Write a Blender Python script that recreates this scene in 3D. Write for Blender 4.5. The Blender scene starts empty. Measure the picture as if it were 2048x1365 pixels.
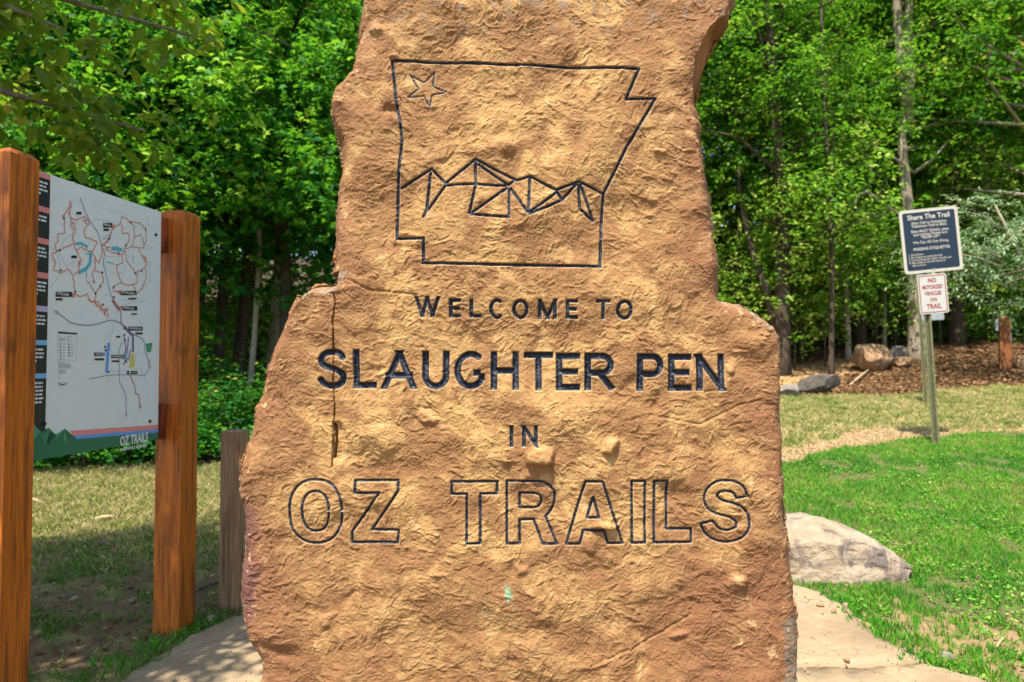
import bpy, bmesh, math, random
import numpy as np
from mathutils import Vector, Matrix

sc = bpy.context.scene
COL = sc.collection
R = math.radians

# ------------------------------------------------------------------ camera
FOC = 1400.0                      # focal length in pixels of the 2048 px wide photograph
PITCH = R(1.74)
EYE = 1.40
cam = bpy.data.cameras.new('camera')
cam.sensor_width = 36.0
cam.lens = FOC / 2048.0 * 36.0
cam.clip_start = 0.05
cam.clip_end = 600.0
cam.dof.use_dof = True
cam.dof.focus_distance = 2.38
cam.dof.aperture_fstop = 3.6
cam_ob = bpy.data.objects.new('camera', cam)
cam_ob.location = (0, 0, EYE)
cam_ob.rotation_euler = (R(90) + PITCH, 0, 0)
COL.objects.link(cam_ob)
sc.camera = cam_ob
sc.render.resolution_x, sc.render.resolution_y = 1024, 682

# ------------------------------------------------------------------ light
SUN = Vector((-0.38, -0.82, 1.85)).normalized()     # towards the sun
wd = bpy.data.worlds.new('World')
sc.world = wd
wd.use_nodes = True
nt = wd.node_tree
bg = nt.nodes['Background']
sky = nt.nodes.new('ShaderNodeTexSky')
sky.sky_type = 'NISHITA'
sky.sun_disc = False
sky.sun_elevation = math.asin(SUN.z)
sky.sun_rotation = math.atan2(SUN.x, SUN.y)
nt.links.new(sky.outputs[0], bg.inputs[0])
bg.inputs[1].default_value = 0.15
sl = bpy.data.lights.new('sun', 'SUN')
sl.energy = 5.0
sl.angle = R(0.5)
sl.color = (1.0, 0.94, 0.84)
sun_ob = bpy.data.objects.new('sun', sl)
sun_ob.rotation_euler = SUN.to_track_quat('Z', 'Y').to_euler()
sun_ob.location = (0, 0, 30)
COL.objects.link(sun_ob)
vs = sc.view_settings
vs.view_transform = 'Standard'
vs.look = 'None'
vs.gamma = 1.0
vs.use_curve_mapping = False
vs.exposure = 1.3
cy = sc.cycles
cy.use_denoising = True
cy.max_bounces = 8
cy.diffuse_bounces = 4
cy.transmission_bounces = 4
cy.transparent_max_bounces = 4
cy.caustics_reflective = False
cy.caustics_refractive = False

# ------------------------------------------------------------------ pixel helpers
CP, SP = math.cos(PITCH), math.sin(PITCH)
def ray(px, py):
    a = (px - 1024.0) / FOC
    b = (682.5 - py) / FOC
    return a, CP - b * SP, SP + b * CP
def at(px, py, depth):
    a, dy, dz = ray(px, py)
    t = depth / dy
    return Vector((a * t, depth, EYE + dz * t))
def to_px(x, y, z):
    zz = z - EYE
    d = y * CP + zz * SP
    u = -y * SP + zz * CP
    d = np.maximum(d, 0.05)
    return 1024 + FOC * x / d, 682.5 - FOC * u / d

# ------------------------------------------------------------------ noise
def _tab(seed):
    r = np.random.RandomState(seed)
    p = r.permutation(256)
    return np.concatenate([p, p, p])
_T = {}
def pn(x, y, seed=0):
    if seed not in _T:
        _T[seed] = _tab(seed)
    p = _T[seed]
    xi = np.floor(x).astype(np.int64); yi = np.floor(y).astype(np.int64)
    xf = x - xi; yf = y - yi
    xi &= 255; yi &= 255
    u = xf * xf * xf * (xf * (xf * 6 - 15) + 10)
    v = yf * yf * yf * (yf * (yf * 6 - 15) + 10)
    def g(h, dx, dy):
        an = h * (2 * math.pi / 256.0)
        return np.cos(an) * dx + np.sin(an) * dy
    aa = p[p[xi] + yi]; ab = p[p[xi] + yi + 1]; ba = p[p[xi + 1] + yi]; bb = p[p[xi + 1] + yi + 1]
    x1 = g(aa, xf, yf) * (1 - u) + g(ba, xf - 1, yf) * u
    x2 = g(ab, xf, yf - 1) * (1 - u) + g(bb, xf - 1, yf - 1) * u
    return (x1 * (1 - v) + x2 * v) * 1.5
def fbm(x, y, octv=4, seed=0, gain=0.5, lac=2.03):
    s = 0; a = 1; n = 0
    for i in range(octv):
        s = s + a * pn(x, y, seed + i * 7); n += a
        x = x * lac + 13.7; y = y * lac + 5.3; a *= gain
    return s / n
def pn3(x, y, z, seed=0):
    return (pn(x + 0.31 * z, y - 0.57 * z, seed) + pn(y + 0.43 * x, z - 0.21 * x, seed + 1) + pn(z + 0.37 * y, x + 0.29 * y, seed + 2)) / 1.9
def fbm3(x, y, z, octv=4, seed=0):
    s = 0; a = 1; n = 0
    for i in range(octv):
        s = s + a * pn3(x, y, z, seed + i * 5); n += a
        x = x * 2.1 + 3.1; y = y * 2.1 + 1.7; z = z * 2.1 + 8.3; a *= 0.5
    return s / n
def sst(a, b, x):
    t = np.clip((x - a) / (b - a), 0, 1)
    return t * t * (3 - 2 * t)
def lerp(a, b, t):
    return a + (b - a) * t
def inside(poly, X, Y):
    res = np.zeros(np.shape(X), bool)
    n = len(poly)
    for i in range(n):
        x1, y1 = poly[i]; x2, y2 = poly[(i + 1) % n]
        if y1 == y2:
            continue
        c = (Y < max(y1, y2)) & (Y >= min(y1, y2))
        xx = x1 + (Y - y1) * (x2 - x1) / (y2 - y1)
        res ^= c & (X < xx)
    return res

# ------------------------------------------------------------------ materials
def mat(name):
    m = bpy.data.materials.new(name)
    m.use_nodes = True
    n = m.node_tree
    return m, n, n.nodes['Principled BSDF']
def node(n, kind, **kw):
    q = n.nodes.new(kind)
    for k, v in kw.items():
        setattr(q, k, v)
    return q
def ramp(n, fac, stops, interp='LINEAR'):
    r = n.nodes.new('ShaderNodeValToRGB')
    e = r.color_ramp.elements
    r.color_ramp.interpolation = interp
    while len(e) < len(stops):
        e.new(0.5)
    for q, (p, c) in zip(e, stops):
        q.position = p
        q.color = (*c, 1) if len(c) == 3 else c
    n.links.new(fac, r.inputs[0])
    return r.outputs[0]
def noise_node(n, scale, detail=4, rough=0.55, vec=None, stretch=None, dist=0.0):
    t = n.nodes.new('ShaderNodeTexNoise')
    t.inputs['Scale'].default_value = scale
    t.inputs['Detail'].default_value = detail
    t.inputs['Roughness'].default_value = rough
    t.inputs['Distortion'].default_value = dist
    if vec is None:
        vec = n.nodes.new('ShaderNodeTexCoord').outputs['Object']
    if stretch:
        mp = n.nodes.new('ShaderNodeMapping')
        mp.inputs['Scale'].default_value = stretch
        n.links.new(vec, mp.inputs[0]); vec = mp.outputs[0]
    n.links.new(vec, t.inputs['Vector'])
    return t.outputs['Fac']
def mix(n, fac, a, b, mode='MIX'):
    q = n.nodes.new('ShaderNodeMix')
    q.data_type = 'RGBA'; q.blend_type = mode
    for s, v in ((q.inputs[0], fac), (q.inputs[6], a), (q.inputs[7], b)):
        if hasattr(v, 'links') or hasattr(v, 'is_linked'):
            n.links.new(v, s)
        elif isinstance(v, (int, float)):
            s.default_value = v
        else:
            s.default_value = (*v, 1) if len(v) == 3 else v
    return q.outputs[2]
def bump(n, p, height, strength=0.3, dist=0.01, chain=None):
    b = n.nodes.new('ShaderNodeBump')
    b.inputs['Strength'].default_value = strength
    b.inputs['Distance'].default_value = dist
    n.links.new(height, b.inputs['Height'])
    if chain is not None:
        n.links.new(chain, b.inputs['Normal'])
    if p is not None:
        n.links.new(b.outputs[0], p.inputs['Normal'])
    return b.outputs[0]
def plain(name, c, rough=0.6, metal=0.0, var=0.12, spec=0.4, scale=18.0):
    m, n, p = mat(name)
    f = noise_node(n, scale, 5)
    n.links.new(ramp(n, f, [(0.3, [v * (1 - var) for v in c]), (0.7, [min(1, v * (1 + var)) for v in c])]), p.inputs['Base Color'])
    p.inputs['Roughness'].default_value = rough
    p.inputs['Metallic'].default_value = metal
    p.inputs['Specular IOR Level'].default_value = spec
    return m
def attr(n, name, out='Color'):
    a = n.nodes.new('ShaderNodeAttribute')
    a.attribute_name = name
    return a.outputs[out]

# ------------------------------------------------------------------ objects
def mesh_np(name, V, Fq=None, Ft=None, smooth=False):
    """mesh from numpy: V (n,3), Fq (m,4) and/or Ft (k,3)"""
    me = bpy.data.meshes.new(name)
    V = np.asarray(V, np.float32)
    me.vertices.add(len(V)); me.vertices.foreach_set('co', V.ravel())
    loops = []; starts = []; pos = 0
    for Fa, k in ((Fq, 4), (Ft, 3)):
        if Fa is not None and len(Fa):
            Fa = np.asarray(Fa, np.int32)
            loops.append(Fa.ravel()); starts.append(pos + np.arange(len(Fa)) * k); pos += Fa.size
    L = np.concatenate(loops); S = np.concatenate(starts)
    me.loops.add(len(L)); me.loops.foreach_set('vertex_index', L.astype(np.int32))
    me.polygons.add(len(S)); me.polygons.foreach_set('loop_start', S.astype(np.int32))
    if smooth:
        me.polygons.foreach_set('use_smooth', np.ones(len(S), bool))
    me.update(calc_edges=True)
    me.validate()
    return me
def set_attr(me, name, data, kind):
    a = me.attributes.new(name, kind, 'POINT')
    data = np.asarray(data, np.float32)
    if kind == 'FLOAT':
        a.data.foreach_set('value', data)
    else:
        if data.shape[1] == 3:
            data = np.concatenate([data, np.ones((len(data), 1), np.float32)], 1)
        a.data.foreach_set('color', data.ravel())
def obj(name, me, m=None, parent=None, loc=None, **props):
    o = bpy.data.objects.new(name, me)
    COL.objects.link(o)
    if m is not None:
        for q in (m if isinstance(m, (list, tuple)) else [m]):
            me.materials.append(q)
    if parent is not None:
        o.parent = parent
    if loc is not None:
        o.location = loc
    for k, v in props.items():
        o[k] = v
    return o
def thing(name, label, cat, loc=(0, 0, 0), rot=(0, 0, 0), group=None):
    o = bpy.data.objects.new(name, None)
    o.empty_display_size = 0.1
    COL.objects.link(o)
    o.location = loc; o.rotation_euler = rot
    o['label'] = label; o['category'] = cat
    if group:
        o['group'] = group
    return o
def tag(o, label, cat, group=None):
    o['label'] = label; o['category'] = cat
    if group:
        o['group'] = group
    return o
class MB:
    """collects pieces and links them as one mesh"""
    def __init__(s):
        s.v = []; s.f = []; s.mi = []
    def add(s, vs_, fs, mi=0):
        k = len(s.v)
        s.v += [tuple(q) for q in vs_]
        s.f += [tuple(i + k for i in f) for f in fs]
        s.mi += [mi] * len(fs)
    def box(s, lo, hi, mi=0, M=None):
        vs_ = [Vector((x, y, z)) for z in (lo[2], hi[2]) for y in (lo[1], hi[1]) for x in (lo[0], hi[0])]
        if M is not None:
            vs_ = [M @ v for v in vs_]
        s.add(vs_, [(0, 2, 3, 1), (4, 5, 7, 6), (0, 1, 5, 4), (2, 6, 7, 3), (0, 4, 6, 2), (1, 3, 7, 5)], mi)
    def tube(s, pts, rad, sides=8, mi=0, cap=True, wob=0.0, rng=None):
        pts = [Vector(p) for p in pts]
        n = len(pts)
        if not isinstance(rad, (list, tuple, np.ndarray)):
            rad = [rad] * n
        vs_ = []; fs = []
        ref = Vector((0.3, 1, 0.1)).normalized()
        for i, p in enumerate(pts):
            t = (pts[min(i + 1, n - 1)] - pts[max(i - 1, 0)]).normalized()
            a = t.cross(ref)
            if a.length < 1e-3:
                a = t.cross(Vector((1, 0, 0)))
            a.normalize(); b = t.cross(a)
            for k in range(sides):
                an = 2 * math.pi * k / sides
                r = rad[i] * (1 + (wob * (rng.rand() - 0.5) if rng is not None else 0))
                vs_.append(p + a * math.cos(an) * r + b * math.sin(an) * r)
        for i in range(n - 1):
            for k in range(sides):
                k2 = (k + 1) % sides
                fs.append((i * sides + k, i * sides + k2, (i + 1) * sides + k2, (i + 1) * sides + k))
        if cap:
            fs.append(tuple(range(sides - 1, -1, -1)))
            fs.append(tuple((n - 1) * sides + k for k in range(sides)))
        s.add(vs_, fs, mi)
    def flat(s, poly, M, z=0.0, mi=0):
        """flat polygon in local (u, v) at height z, through matrix M"""
        s.add([M @ Vector((p[0], p[1], z)) for p in poly], [tuple(range(len(poly)))], mi)
    def slab(s, poly, M, z0, z1, mi=0):
        n = len(poly)
        vs_ = [M @ Vector((p[0], p[1], z0)) for p in poly] + [M @ Vector((p[0], p[1], z1)) for p in poly]
        fs = [tuple(range(n - 1, -1, -1)), tuple(range(n, 2 * n))]
        fs += [(i, (i + 1) % n, n + (i + 1) % n, n + i) for i in range(n)]
        s.add(vs_, fs, mi)
    def ribbon(s, pts, w, M, z=0.0, mi=0):
        pts = [Vector((p[0], p[1])) for p in pts]
        n = len(pts)
        vs_ = []
        for i, p in enumerate(pts):
            d = (pts[min(i + 1, n - 1)] - pts[max(i - 1, 0)])
            if d.length < 1e-9:
                d = Vector((1, 0))
            d.normalize()
            q = Vector((-d.y, d.x)) * w * 0.5
            vs_ += [M @ Vector((p.x + q.x, p.y + q.y, z)), M @ Vector((p.x - q.x, p.y - q.y, z))]
        s.add(vs_, [(2 * i, 2 * i + 1, 2 * i + 3, 2 * i + 2) for i in range(n - 1)], mi)
    def mesh(s, name, smooth=False):
        me = bpy.data.meshes.new(name)
        me.from_pydata(s.v, [], s.f)
        me.polygons.foreach_set('material_index', s.mi)
        if smooth:
            me.polygons.foreach_set('use_smooth', [True] * len(s.f))
        me.update()
        return me
    def build(s, name, m, parent=None, smooth=False, **props):
        return obj(name, s.mesh(name, smooth), m, parent, **props)
def add_bevel(o, w, seg=2):
    b = o.modifiers.new('bevel', 'BEVEL')
    b.width = w; b.segments = seg; b.limit_method = 'ANGLE'
    return o
def add_text(mb, body, size, M, u, v, z, mi=0, bold=0.0, align='LEFT', sx=1.0):
    """built-in lettering as flat mesh faces at (u, v) of a plane"""
    cu = bpy.data.curves.new('lettering', 'FONT')
    cu.body = body; cu.size = size; cu.align_x = align; cu.align_y = 'CENTER'
    cu.offset = bold * size; cu.resolution_u = 3
    o = bpy.data.objects.new('lettering', cu)
    COL.objects.link(o)
    dg = bpy.context.evaluated_depsgraph_get(); dg.update()
    me = bpy.data.meshes.new_from_object(o.evaluated_get(dg))
    vs_ = [M @ Vector((u + q.co.x * sx, v + q.co.y, z)) for q in me.vertices]
    mb.add(vs_, [tuple(p.vertices) for p in me.polygons], mi)
    bpy.data.objects.remove(o); bpy.data.curves.remove(cu); bpy.data.meshes.remove(me)
def round_rect(x0, y0, x1, y1, r, k=4):
    out = []
    for cx, cy_, a0 in ((x1 - r, y1 - r, 0), (x0 + r, y1 - r, 90), (x0 + r, y0 + r, 180), (x1 - r, y0 + r, 270)):
        for i in range(k + 1):
            a = R(a0 + 90 * i / k)
            out.append((cx + r * math.cos(a), cy_ + r * math.sin(a)))
    return out

# ------------------------------------------------------------------ terrain
_ry = [0, 3.0, 4.2, 7.4, 8.3, 13, 15, 17.5, 19, 30, 60, 150]
_rh = [0, 0.0, 0.06, 0.50, 0.58, 0.82, 1.05, 1.52, 1.74, 3.2, 10, 26]
_ly = [0, 8.5, 12, 15, 30, 60, 150]
_lh = [0, 0.0, 0.22, 0.42, 1.8, 8, 24]
def hgt(x, y, rough=True):
    x = np.asarray(x, float); y = np.asarray(y, float)
    hr = (np.interp(y, _ry, _rh) + np.interp(y - 0.6, _ry, _rh) + np.interp(y + 0.6, _ry, _rh)) / 3
    hr = hr + (x - 9.5) * 0.075 * sst(13, 17, y)
    hl = (np.interp(y, _ly, _lh) + np.interp(y - 0.8, _ly, _lh) + np.interp(y + 0.8, _ly, _lh)) / 3
    k = sst(-0.6, 2.2, x)
    h = hl * (1 - k) + hr * k
    if rough:
        a = 0.25 + 0.75 * sst(9, 14, y)
        h = h + a * (0.05 * pn(x * 0.7, y * 0.7, 3) + 0.025 * pn(x * 2.3, y * 2.3, 4))
    return h
def hz(x, y):
    return float(hgt(np.array([x]), np.array([y]))[0])
def ground_at(px, py):
    a, dy, dz = ray(px, py)
    t = np.linspace(0.8, 60, 12000)
    z = EYE + dz * t
    g = hgt(a * t, dy * t)
    i = np.argmax(z <= g)
    return Vector((a * t[i], dy * t[i], float(g[i])))

# ================================================================== the carved stone
D_STONE = 2.35
def onstone(px, py):
    p = at(px, py, D_STONE)
    return (p.x, p.z)
def cat_rom(pts, k=6, closed=False):
    out = []
    n = len(pts)
    for i in range(n if closed else n - 1):
        g = lambda j: np.array(pts[j % n] if closed else pts[min(max(j, 0), n - 1)], float)
        p0, p1, p2, p3 = g(i - 1), g(i), g(i + 1), g(i + 2)
        for j in range(k):
            t = j / k
            out.append(tuple(0.5 * (2 * p1 + (p2 - p0) * t + (2 * p0 - 5 * p1 + 4 * p2 - p3) * t * t + (3 * p1 - p0 - 3 * p2 + p3) * t ** 3)))
    if not closed:
        out.append(tuple(pts[-1]))
    return out
STONE_PX = [(735, -60), (728, 0), (718, 55), (713, 105), (708, 148), (690, 163), (669, 181), (660, 212), (663, 240), (672, 264),
    (680, 300), (685, 335), (682, 360), (677, 388), (675, 430), (672, 470), (670, 530), (668, 566), (655, 569), (640, 569), (622, 573),
    (606, 580), (599, 592), (588, 613), (575, 640), (565, 665), (555, 690), (543, 725), (535, 755), (527, 790), (514, 820), (508, 848),
    (497, 880), (490, 905), (486, 932), (483, 962), (483, 990), (488, 1012), (492, 1032), (492, 1055), (490, 1080), (494, 1110),
    (488, 1140), (485, 1170), (485, 1205), (487, 1232), (493, 1252), (502, 1276), (513, 1298), (522, 1314), (526, 1340), (524, 1370),
    (514, 1450), (508, 1560), (1602, 1560), (1600, 1450), (1594, 1368), (1592, 1342), (1596, 1310), (1594, 1280), (1590, 1240),
    (1588, 1208), (1588, 1170), (1580, 1122), (1576, 1090), (1571, 1060), (1567, 1030), (1565, 992), (1566, 962), (1562, 932),
    (1563, 902), (1565, 870), (1564, 830), (1560, 790), (1557, 740), (1556, 700), (1552, 672), (1544, 652), (1521, 635), (1500, 622),
    (1480, 612), (1460, 605), (1437, 598), (1434, 560), (1432, 520), (1427, 470), (1422, 432), (1419, 400), (1411, 370), (1404, 340),
    (1398, 310), (1395, 282), (1397, 260), (1393, 232), (1395, 210), (1403, 190), (1415, 160), (1425, 122), (1435, 90), (1444, 70),
    (1452, 46), (1466, 22), (1471, 0), (1462, -50), (1420, -105), (1330, -140), (1180, -165), (1020, -185), (880, -160), (790, -110)]
def onedge(px, py):
    p = at(px, py, D_STONE + 0.070)       # the broken rim lies a little behind the face
    return (p.x, p.z)
_o = np.array([onedge(*p) for p in STONE_PX])
_d = []
for i in range(len(_o)):
    a, b = _o[i], _o[(i + 1) % len(_o)]
    m_ = max(1, int(np.hypot(*(b - a)) / 0.012))
    for j in range(m_):
        _d.append(a + (b - a) * j / m_)
_d = np.array(_d)
_nx = fbm(_d[:, 0] * 28, _d[:, 1] * 28, 3, 11) * 0.006
_nz = fbm(_d[:, 0] * 28, _d[:, 1] * 28, 3, 12) * 0.006
_d = _d + np.stack([_nx, _nz], 1)
OUT = _d
STEP = 0.0023
gx0, gx1, gz0, gz1 = OUT[:, 0].min() - 0.01, OUT[:, 0].max() + 0.01, -0.06, OUT[:, 1].max() + 0.01
xs = np.arange(gx0, gx1, STEP); zs = np.arange(gz0, gz1, STEP)
NX, NZ = len(xs), len(zs)
GX, GZ = np.meshgrid(xs, zs)
GXf = GX.astype(np.float32); GZf = GZ.astype(np.float32)
INS = inside([tuple(p) for p in OUT], GX, GZ)
def win(x0, x1, z0, z1):
    i0 = max(0, int((x0 - gx0) / STEP) - 1); i1 = min(NX, int((x1 - gx0) / STEP) + 3)
    j0 = max(0, int((z0 - gz0) / STEP) - 1); j1 = min(NZ, int((z1 - gz0) / STEP) + 3)
    return (slice(j0, j1), slice(i0, i1))
CAPD = 0.24
ED = np.full(GX.shape, CAPD, np.float32)             # distance to the outline
NEX = np.zeros(GX.shape, np.float32); NEZ = np.zeros(GX.shape, np.float32)
for i in range(len(OUT)):
    a, b = OUT[i], OUT[(i + 1) % len(OUT)]
    w = win(min(a[0], b[0]) - CAPD, max(a[0], b[0]) + CAPD, min(a[1], b[1]) - CAPD, max(a[1], b[1]) + CAPD)
    X, Z = GXf[w], GZf[w]
    dx, dz = b - a
    L2 = dx * dx + dz * dz + 1e-12
    t = np.clip(((X - a[0]) * dx + (Z - a[1]) * dz) / L2, 0, 1)
    qx, qz = a[0] + t * dx, a[1] + t * dz
    dd = np.hypot(X - qx, Z - qz)
    k = dd < ED[w]
    ED[w] = np.where(k, dd, ED[w]); NEX[w] = np.where(k, qx, NEX[w]); NEZ[w] = np.where(k, qz, NEZ[w])

# ------------------------------------------------ engraving: depth inside the strokes
PXM = D_STONE / FOC               # metres per photograph pixel on the face
def arc(cx, cy_, rx, ry, a0, a1, k=14):
    return [(cx + rx * math.cos(R(a0 + (a1 - a0) * i / k)), cy_ - ry * math.sin(R(a0 + (a1 - a0) * i / k))) for i in range(k + 1)]
GLY = {
 'W': [[(0, 0), (.26, 1)], [(.26, 1), (.5, 0)], [(.5, 0), (.74, 1)], [(.74, 1), (1, 0)]],
 'E': [[(0, 0), (0, 1)], [(0, 0), (1, 0)], [(0, .5), (.88, .5)], [(0, 1), (1, 1)]],
 'L': [[(0, 0), (0, 1)], [(0, 1), (1, 1)]],
 'T': [[(0, 0), (1, 0)], [(.5, 0), (.5, 1)]],
 'H': [[(0, 0), (0, 1)], [(1, 0), (1, 1)], [(0, .5), (1, .5)]],
 'I': [[(.5, 0), (.5, 1)]],
 'M': [[(0, 0), (0, 1)], [(0, 0), (.5, .98)], [(.5, .98), (1, 0)], [(1, 0), (1, 1)]],
 'N': [[(0, 0), (0, 1)], [(0, 0), (1, 1)], [(1, 0), (1, 1)]],
 'A': [[(0, 1), (.5, 0)], [(.5, 0), (1, 1)], [(.2, .68), (.8, .68)]],
 'U': [[(0, 0), (0, .66)] + arc(.5, .66, .5, .34, 180, 360)[1:] + [(1, 0)]],
 'P': [[(0, 0), (0, 1)], [(0, 0), (.62, 0)] + arc(.62, .28, .38, .28, 90, -90)[1:] + [(0, .56)]],
 'R': [[(0, 0), (0, 1)], [(0, 0), (.60, 0)] + arc(.60, .27, .38, .27, 90, -90)[1:] + [(0, .54)], [(.5, .54), (1, 1)]],
 'O': [arc(.5, .5, .5, .5, 0, 360, 32)],
 'C': [arc(.54, .5, .54, .5, 48, 312, 28)],
 'G': [arc(.54, .5, .54, .5, 46, 322, 28), [(.62, .58), (.97, .58)], [(.97, .58), (.97, .86)]],
 'S': [cat_rom([(.95, .17), (.78, .03), (.5, 0), (.2, .05), (.05, .22), (.13, .38), (.42, .47), (.72, .55), (.93, .69), (.9, .88), (.7, .98), (.45, 1), (.18, .95), (.0, .79)], 4)],
}
CV = {}                            # name -> carve array
def carve(name, strokes, half, capk=1.0, yclip=None, dmax=0.010):
    """strokes in pixels; half width in pixels"""
    if name not in CV:
        CV[name] = np.zeros(GX.shape, np.float32)
    A = CV[name]
    h = half * PXM
    zc = None
    if yclip:
        zc = (onstone(1024, yclip[1])[1], onstone(1024, yclip[0])[1])
    for st in strokes:
        P = [np.array(onstone(*p)) for p in st]
        for i in range(len(P) - 1):
            a, b = P[i], P[i + 1]
            d = b - a; L = np.hypot(*d)
            if L < 1e-6:
                continue
            d = d / L
            e0 = h * capk if i == 0 else 0.0
            e1 = h * capk if i == len(P) - 2 else 0.0
            w = win(min(a[0], b[0]) - 2 * h, max(a[0], b[0]) + 2 * h, min(a[1], b[1]) - 2 * h, max(a[1], b[1]) + 2 * h)
            X = GXf[w] - a[0]; Z = GZf[w] - a[1]
            s = X * d[0] + Z * d[1]; t = X * d[1] - Z * d[0]
            c = np.minimum(h - np.abs(t), np.minimum(s + e0, L + e1 - s))
            if i > 0:
                c = np.maximum(c, h - np.hypot(X, Z))
            if i < len(P) - 2:
                c = np.maximum(c, h - np.hypot(X - d[0] * L, Z - d[1] * L))
            if zc:
                c = np.minimum(c, np.minimum(GZf[w] - zc[0], zc[1] - GZf[w]))
            A[w] = np.maximum(A[w], c)
def word(name, items, half):
    for ch, x0, x1, y0, y1 in items:
        m = lambda u, v: (x0 + half + u * (x1 - x0 - 2 * half), y0 + half + v * (y1 - y0 - 2 * half))
        st = [[m(*p) for p in s_] for s_ in GLY[ch]]
        carve(name, st, half, 0.0 if ch in 'CSGO' else (1.6 if ch in 'WANM' else 1.0), (y0, y1))
word('welcome', [('W', 828, 881, 592, 636), ('E', 897, 923, 596, 637), ('L', 938, 964, 597, 637), ('C', 977, 1009, 596, 640),
     ('O', 1023, 1059, 597, 640), ('M', 1075, 1115, 597, 640), ('E', 1130, 1157, 598, 640), ], 5.0)
word('to', [('T', 1190, 1222, 598, 641), ('O', 1230, 1266, 599, 642)], 5.0)
word('slaughter', [('S', 632, 697, 697, 780), ('L', 705, 754, 698, 779), ('A', 762, 833, 700, 780), ('U', 843, 900, 701, 781),
     ('G', 907, 972, 701, 781), ('H', 980, 1039, 702, 782), ('T', 1047, 1108, 703, 783), ('E', 1111, 1162, 705, 783), ('R', 1168, 1230, 705, 783),], 7.8)
word('pen', [('P', 1272, 1329, 706, 784), ('E', 1336, 1385, 707, 784), ('N', 1391, 1450, 707, 784)], 7.8)
word('in', [('I', 1018, 1028, 850, 896), ('N', 1043, 1077, 850, 896)], 5.0)
za = lambda p: (560 + p[0] / 4.267, 940 + p[1] / 4.267)
zb = lambda p: (1000 + p[0] / 3.938, 940 + p[1] / 3.938)
def sup(cx, cy_, rx, ry, e=2.35, k=44):
    out = []
    for i in range(k + 1):
        t = 2 * math.pi * i / k
        c, s_ = math.cos(t), math.sin(t)
        out.append((cx + rx * math.copysign(abs(c) ** (2 / e), c), cy_ + ry * math.copysign(abs(s_) ** (2 / e), s_)))
    return out
def closed(p):
    return list(p) + [p[0], p[1]]
oz = [[za(p) for p in sup(305, 356, 224, 272)], [za(p) for p in sup(305, 354, 113, 172)],
      [za(p) for p in closed([(645, 90), (1010, 90), (1010, 180), (785, 513), (1010, 520), (1005, 622), (615, 622), (615, 530), (850, 195), (645, 195)])],
      [za(p) for p in closed([(1468, 100), (1855, 100), (1850, 205), (1710, 205), (1710, 625), (1595, 625), (1597, 205), (1468, 205)])],
      [zb(p) for p in closed([(55, 88), (300, 88), (350, 97), (395, 125), (425, 165), (432, 215), (424, 275), (400, 325), (360, 372), (448, 580), (337, 580), (265, 395), (155, 395), (155, 580), (55, 580)])],
      [zb(p) for p in closed([(155, 185), (270, 185), (305, 195), (325, 222), (325, 262), (305, 290), (270, 300), (155, 300)])],
      [zb(p) for p in closed([(672, 88), (805, 88), (962, 575), (847, 575), (818, 475), (655, 475), (628, 580), (522, 580)])],
      [zb(p) for p in closed([(733, 215), (780, 375), (685, 375)])],
      [zb(p) for p in closed([(1037, 88), (1142, 88), (1142, 575), (1037, 575)])],
      [zb(p) for p in closed([(1215, 88), (1318, 88), (1315, 470), (1512, 470), (1512, 575), (1215, 575)])]]
s1 = cat_rom([(1948, 205), (1915, 135), (1855, 95), (1780, 82), (1700, 97), (1636, 150), (1612, 228), (1640, 305), (1715, 350), (1810, 375), (1862, 412), (1858, 455), (1800, 480), (1730, 465), (1680, 408)], 4)
s2 = cat_rom([(1588, 430), (1620, 500), (1690, 555), (1790, 575), (1900, 545), (1962, 470), (1962, 375), (1920, 305), (1835, 262), (1755, 243), (1715, 208), (1735, 175), (1790, 167), (1835, 182), (1860, 222)], 4)
oz.append([zb(p) for p in closed(s1 + s2)])
for s_ in oz:
    carve('oz' if max(q[0] for q in s_) < 850 else 'trails', [s_], 3.9, 0.0)
zc_ = lambda p: (640 + p[0] / 2.438, 80 + p[1] / 2.438)
carve('state', [[zc_(p) for p in closed([(352, 102), (600, 106), (850, 115), (1200, 130), (1553, 147), (1492, 290), (1632, 293), (1500, 515), (1383, 750),
     (1372, 930), (1366, 1106), (930, 1098), (503, 1088), (505, 968), (374, 968), (382, 700), (400, 490), (392, 400), (378, 340), (362, 200)])]], 4.3, 0.0)
carve('star', [[zc_(p) for p in closed([(440, 170), (505, 205), (556, 152), (549, 222), (614, 248), (545, 265), (534, 328), (505, 270), (428, 282), (478, 236)])]], 2.8, 0.0)
zd = lambda p: (780 + p[0] / 4.452, 300 + p[1] / 4.452)
carve('peaks', [[zd(p) for p in s_] for s_ in [
    [(95, 345), (370, 170), (495, 300), (760, 80), (1130, 275), (1250, 240), (1480, 365), (1680, 290), (1895, 390)],
    [(362, 200), (325, 540)], [(500, 310), (330, 545)], [(320, 540), (297, 610)],
    [(500, 318), (750, 305), (1040, 320)], [(760, 100), (765, 310), (705, 575)], [(780, 120), (1045, 310)], [(1110, 275), (1045, 320)],
    [(1050, 335), (715, 570)], [(715, 575), (1060, 605), (1060, 350)], [(1070, 340), (1230, 575)],
    [(1245, 250), (1232, 575)], [(1230, 575), (1490, 380)], [(1235, 582), (1530, 455), (1480, 375)], [(1530, 450), (1660, 310)],
    [(1675, 310), (1690, 530), (1815, 640)], [(1690, 310), (1812, 640)]]], 4.2, 0.3)
DEP = {'welcome': 0.009, 'to': 0.009, 'slaughter': 0.014, 'pen': 0.014, 'in': 0.009, 'oz': 0.010, 'trails': 0.010, 'state': 0.010, 'star': 0.004, 'peaks': 0.009}
CARVE = np.zeros(GX.shape, np.float32); PAINT = np.zeros(GX.shape, np.float32); RIM = np.zeros(GX.shape, np.float32)
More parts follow.
